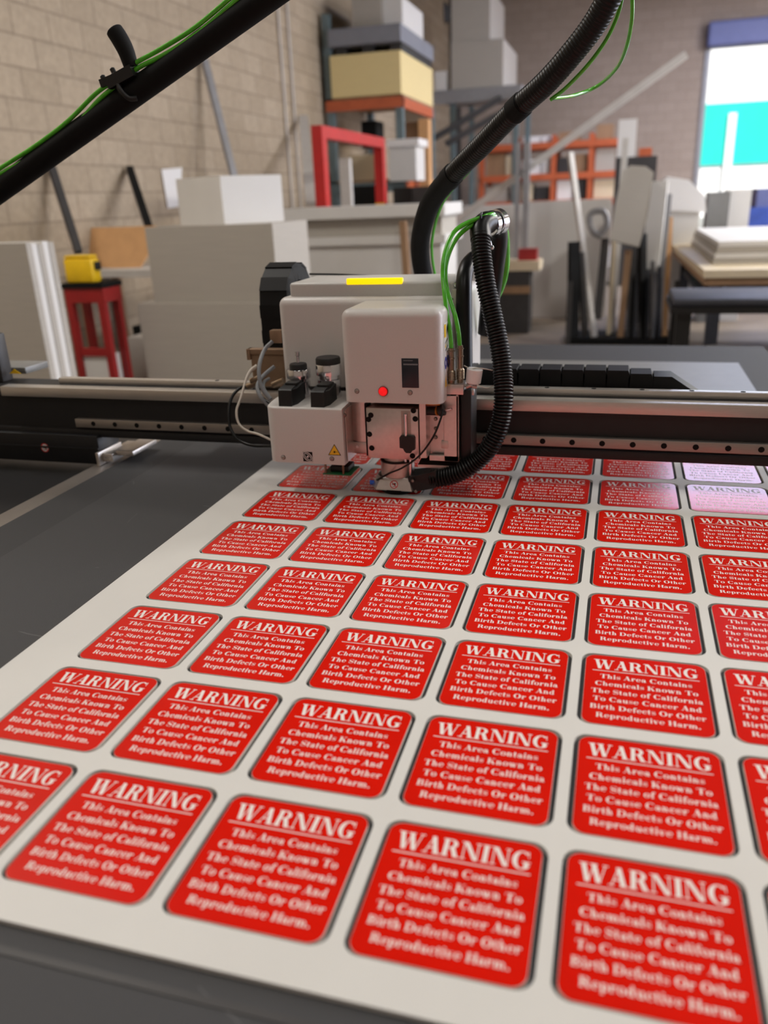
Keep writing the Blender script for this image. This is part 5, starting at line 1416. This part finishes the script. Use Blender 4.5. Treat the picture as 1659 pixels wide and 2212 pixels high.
box('white_case', (cx + 0.8, 5.08, 0.2), (cx + 1.25, 5.45, 0.36), 'foam_white', 'white case beside the sack on the dark cart', 'case')
# near the door: white cabinets, blue goods, pale hood
q = (1.6663, 9.5000, 1.1299)
box('tall_cabinet', (q[0] - 0.12, 9.5, 0), (q[0] + 0.1, 9.9, (1.6391, 9.5000, 1.3910)[2]), 'tray_grey', 'narrow grey cabinet near the bright door', 'cabinet')
q = (1.8103, 9.6000, 1.1223)
box('white_cabinet', (q[0] - 0.06, 9.6, 0), (q[0] + 0.18, 10.0, (1.7790, 9.6000, 1.4087)[2]), 'foam_white', 'narrow white cabinet right of the grey cabinet near the door', 'cabinet')
q = (2.2265, 10.5000, 1.0295)
box('blue_crate', (q[0] - 0.22, 10.5, 0), (q[0] + 0.8, 11.1, (2.2066, 10.5000, 1.1960)[2]), 'blue_stuff', 'large blue crate by the bright door', 'crate')
box('dark_blue_bin', (q[0] - 0.05, 10.55, (2.2066, 10.5000, 1.1960)[2]), (q[0] + 0.8, 11.05, (2.1820, 10.5000, 1.4014)[2]), 'header_blue', 'blue bin on top of the large blue crate', 'bin')
q = (1.2188, 9.0000, 1.1593)
hd2 = thing('white_hood', (q[0] + 0.15, 9.2, 0), 'white cabinet with a sloped hood behind the wide white plank', 'cabinet')
w0, w1 = (0.9571, 9.0000, 1.3515)[0], (1.4898, 9.0000, 1.3317)[0]
zz = (1.2235, 9.0000, 1.3642)[2]
part('hood_body', (w0 + 0.05, 9.0, 0.0), (w1 - 0.06, 9.6, zz - 0.12), 'foam_white', hd2)
MB().prism([(w0, 8.95, zz - 0.12), (w1, 8.95, zz - 0.16), (w1 - 0.03, 8.95, zz + 0.0), (w1 - 0.2, 8.95, zz + 0.16), (w0 + 0.12, 8.95, zz + 0.2), (w0, 8.95, zz + 0.1)], (0, 0.7, 0)).build('hood_top', 'sticker_white', hd2, smooth=False)
q = (0.5011, 12.0000, 1.9299)
box('dark_shelf', ((0.4871, 13.5000, 1.8864)[0], 13.5, 0), ((1.1019, 13.5000, 1.8567)[0], 14.1, (0.8272, 13.5000, 1.9156)[2]), 'dark_bar', 'dark cabinet before the back wall left of the door', 'cabinet')
box('upright_board', ((0.5010, 13.5500, 1.9857)[0], 13.55, (0.8272, 13.5000, 1.9156)[2]), ((0.7693, 13.5500, 1.9723)[0], 13.65, (0.5871, 13.5500, 2.4461)[2]), 'foam_white', 'white board standing on the dark cabinet', 'board')
box('orange_bin', ((0.8240, 13.5500, 1.9695)[0], 13.55, (0.8272, 13.5000, 1.9156)[2]), ((1.0145, 13.5500, 1.9599)[0], 13.85, (0.8272, 13.5000, 1.9156)[2] + 0.12), 'rack_orange', 'small orange bin on the dark cabinet', 'bin')
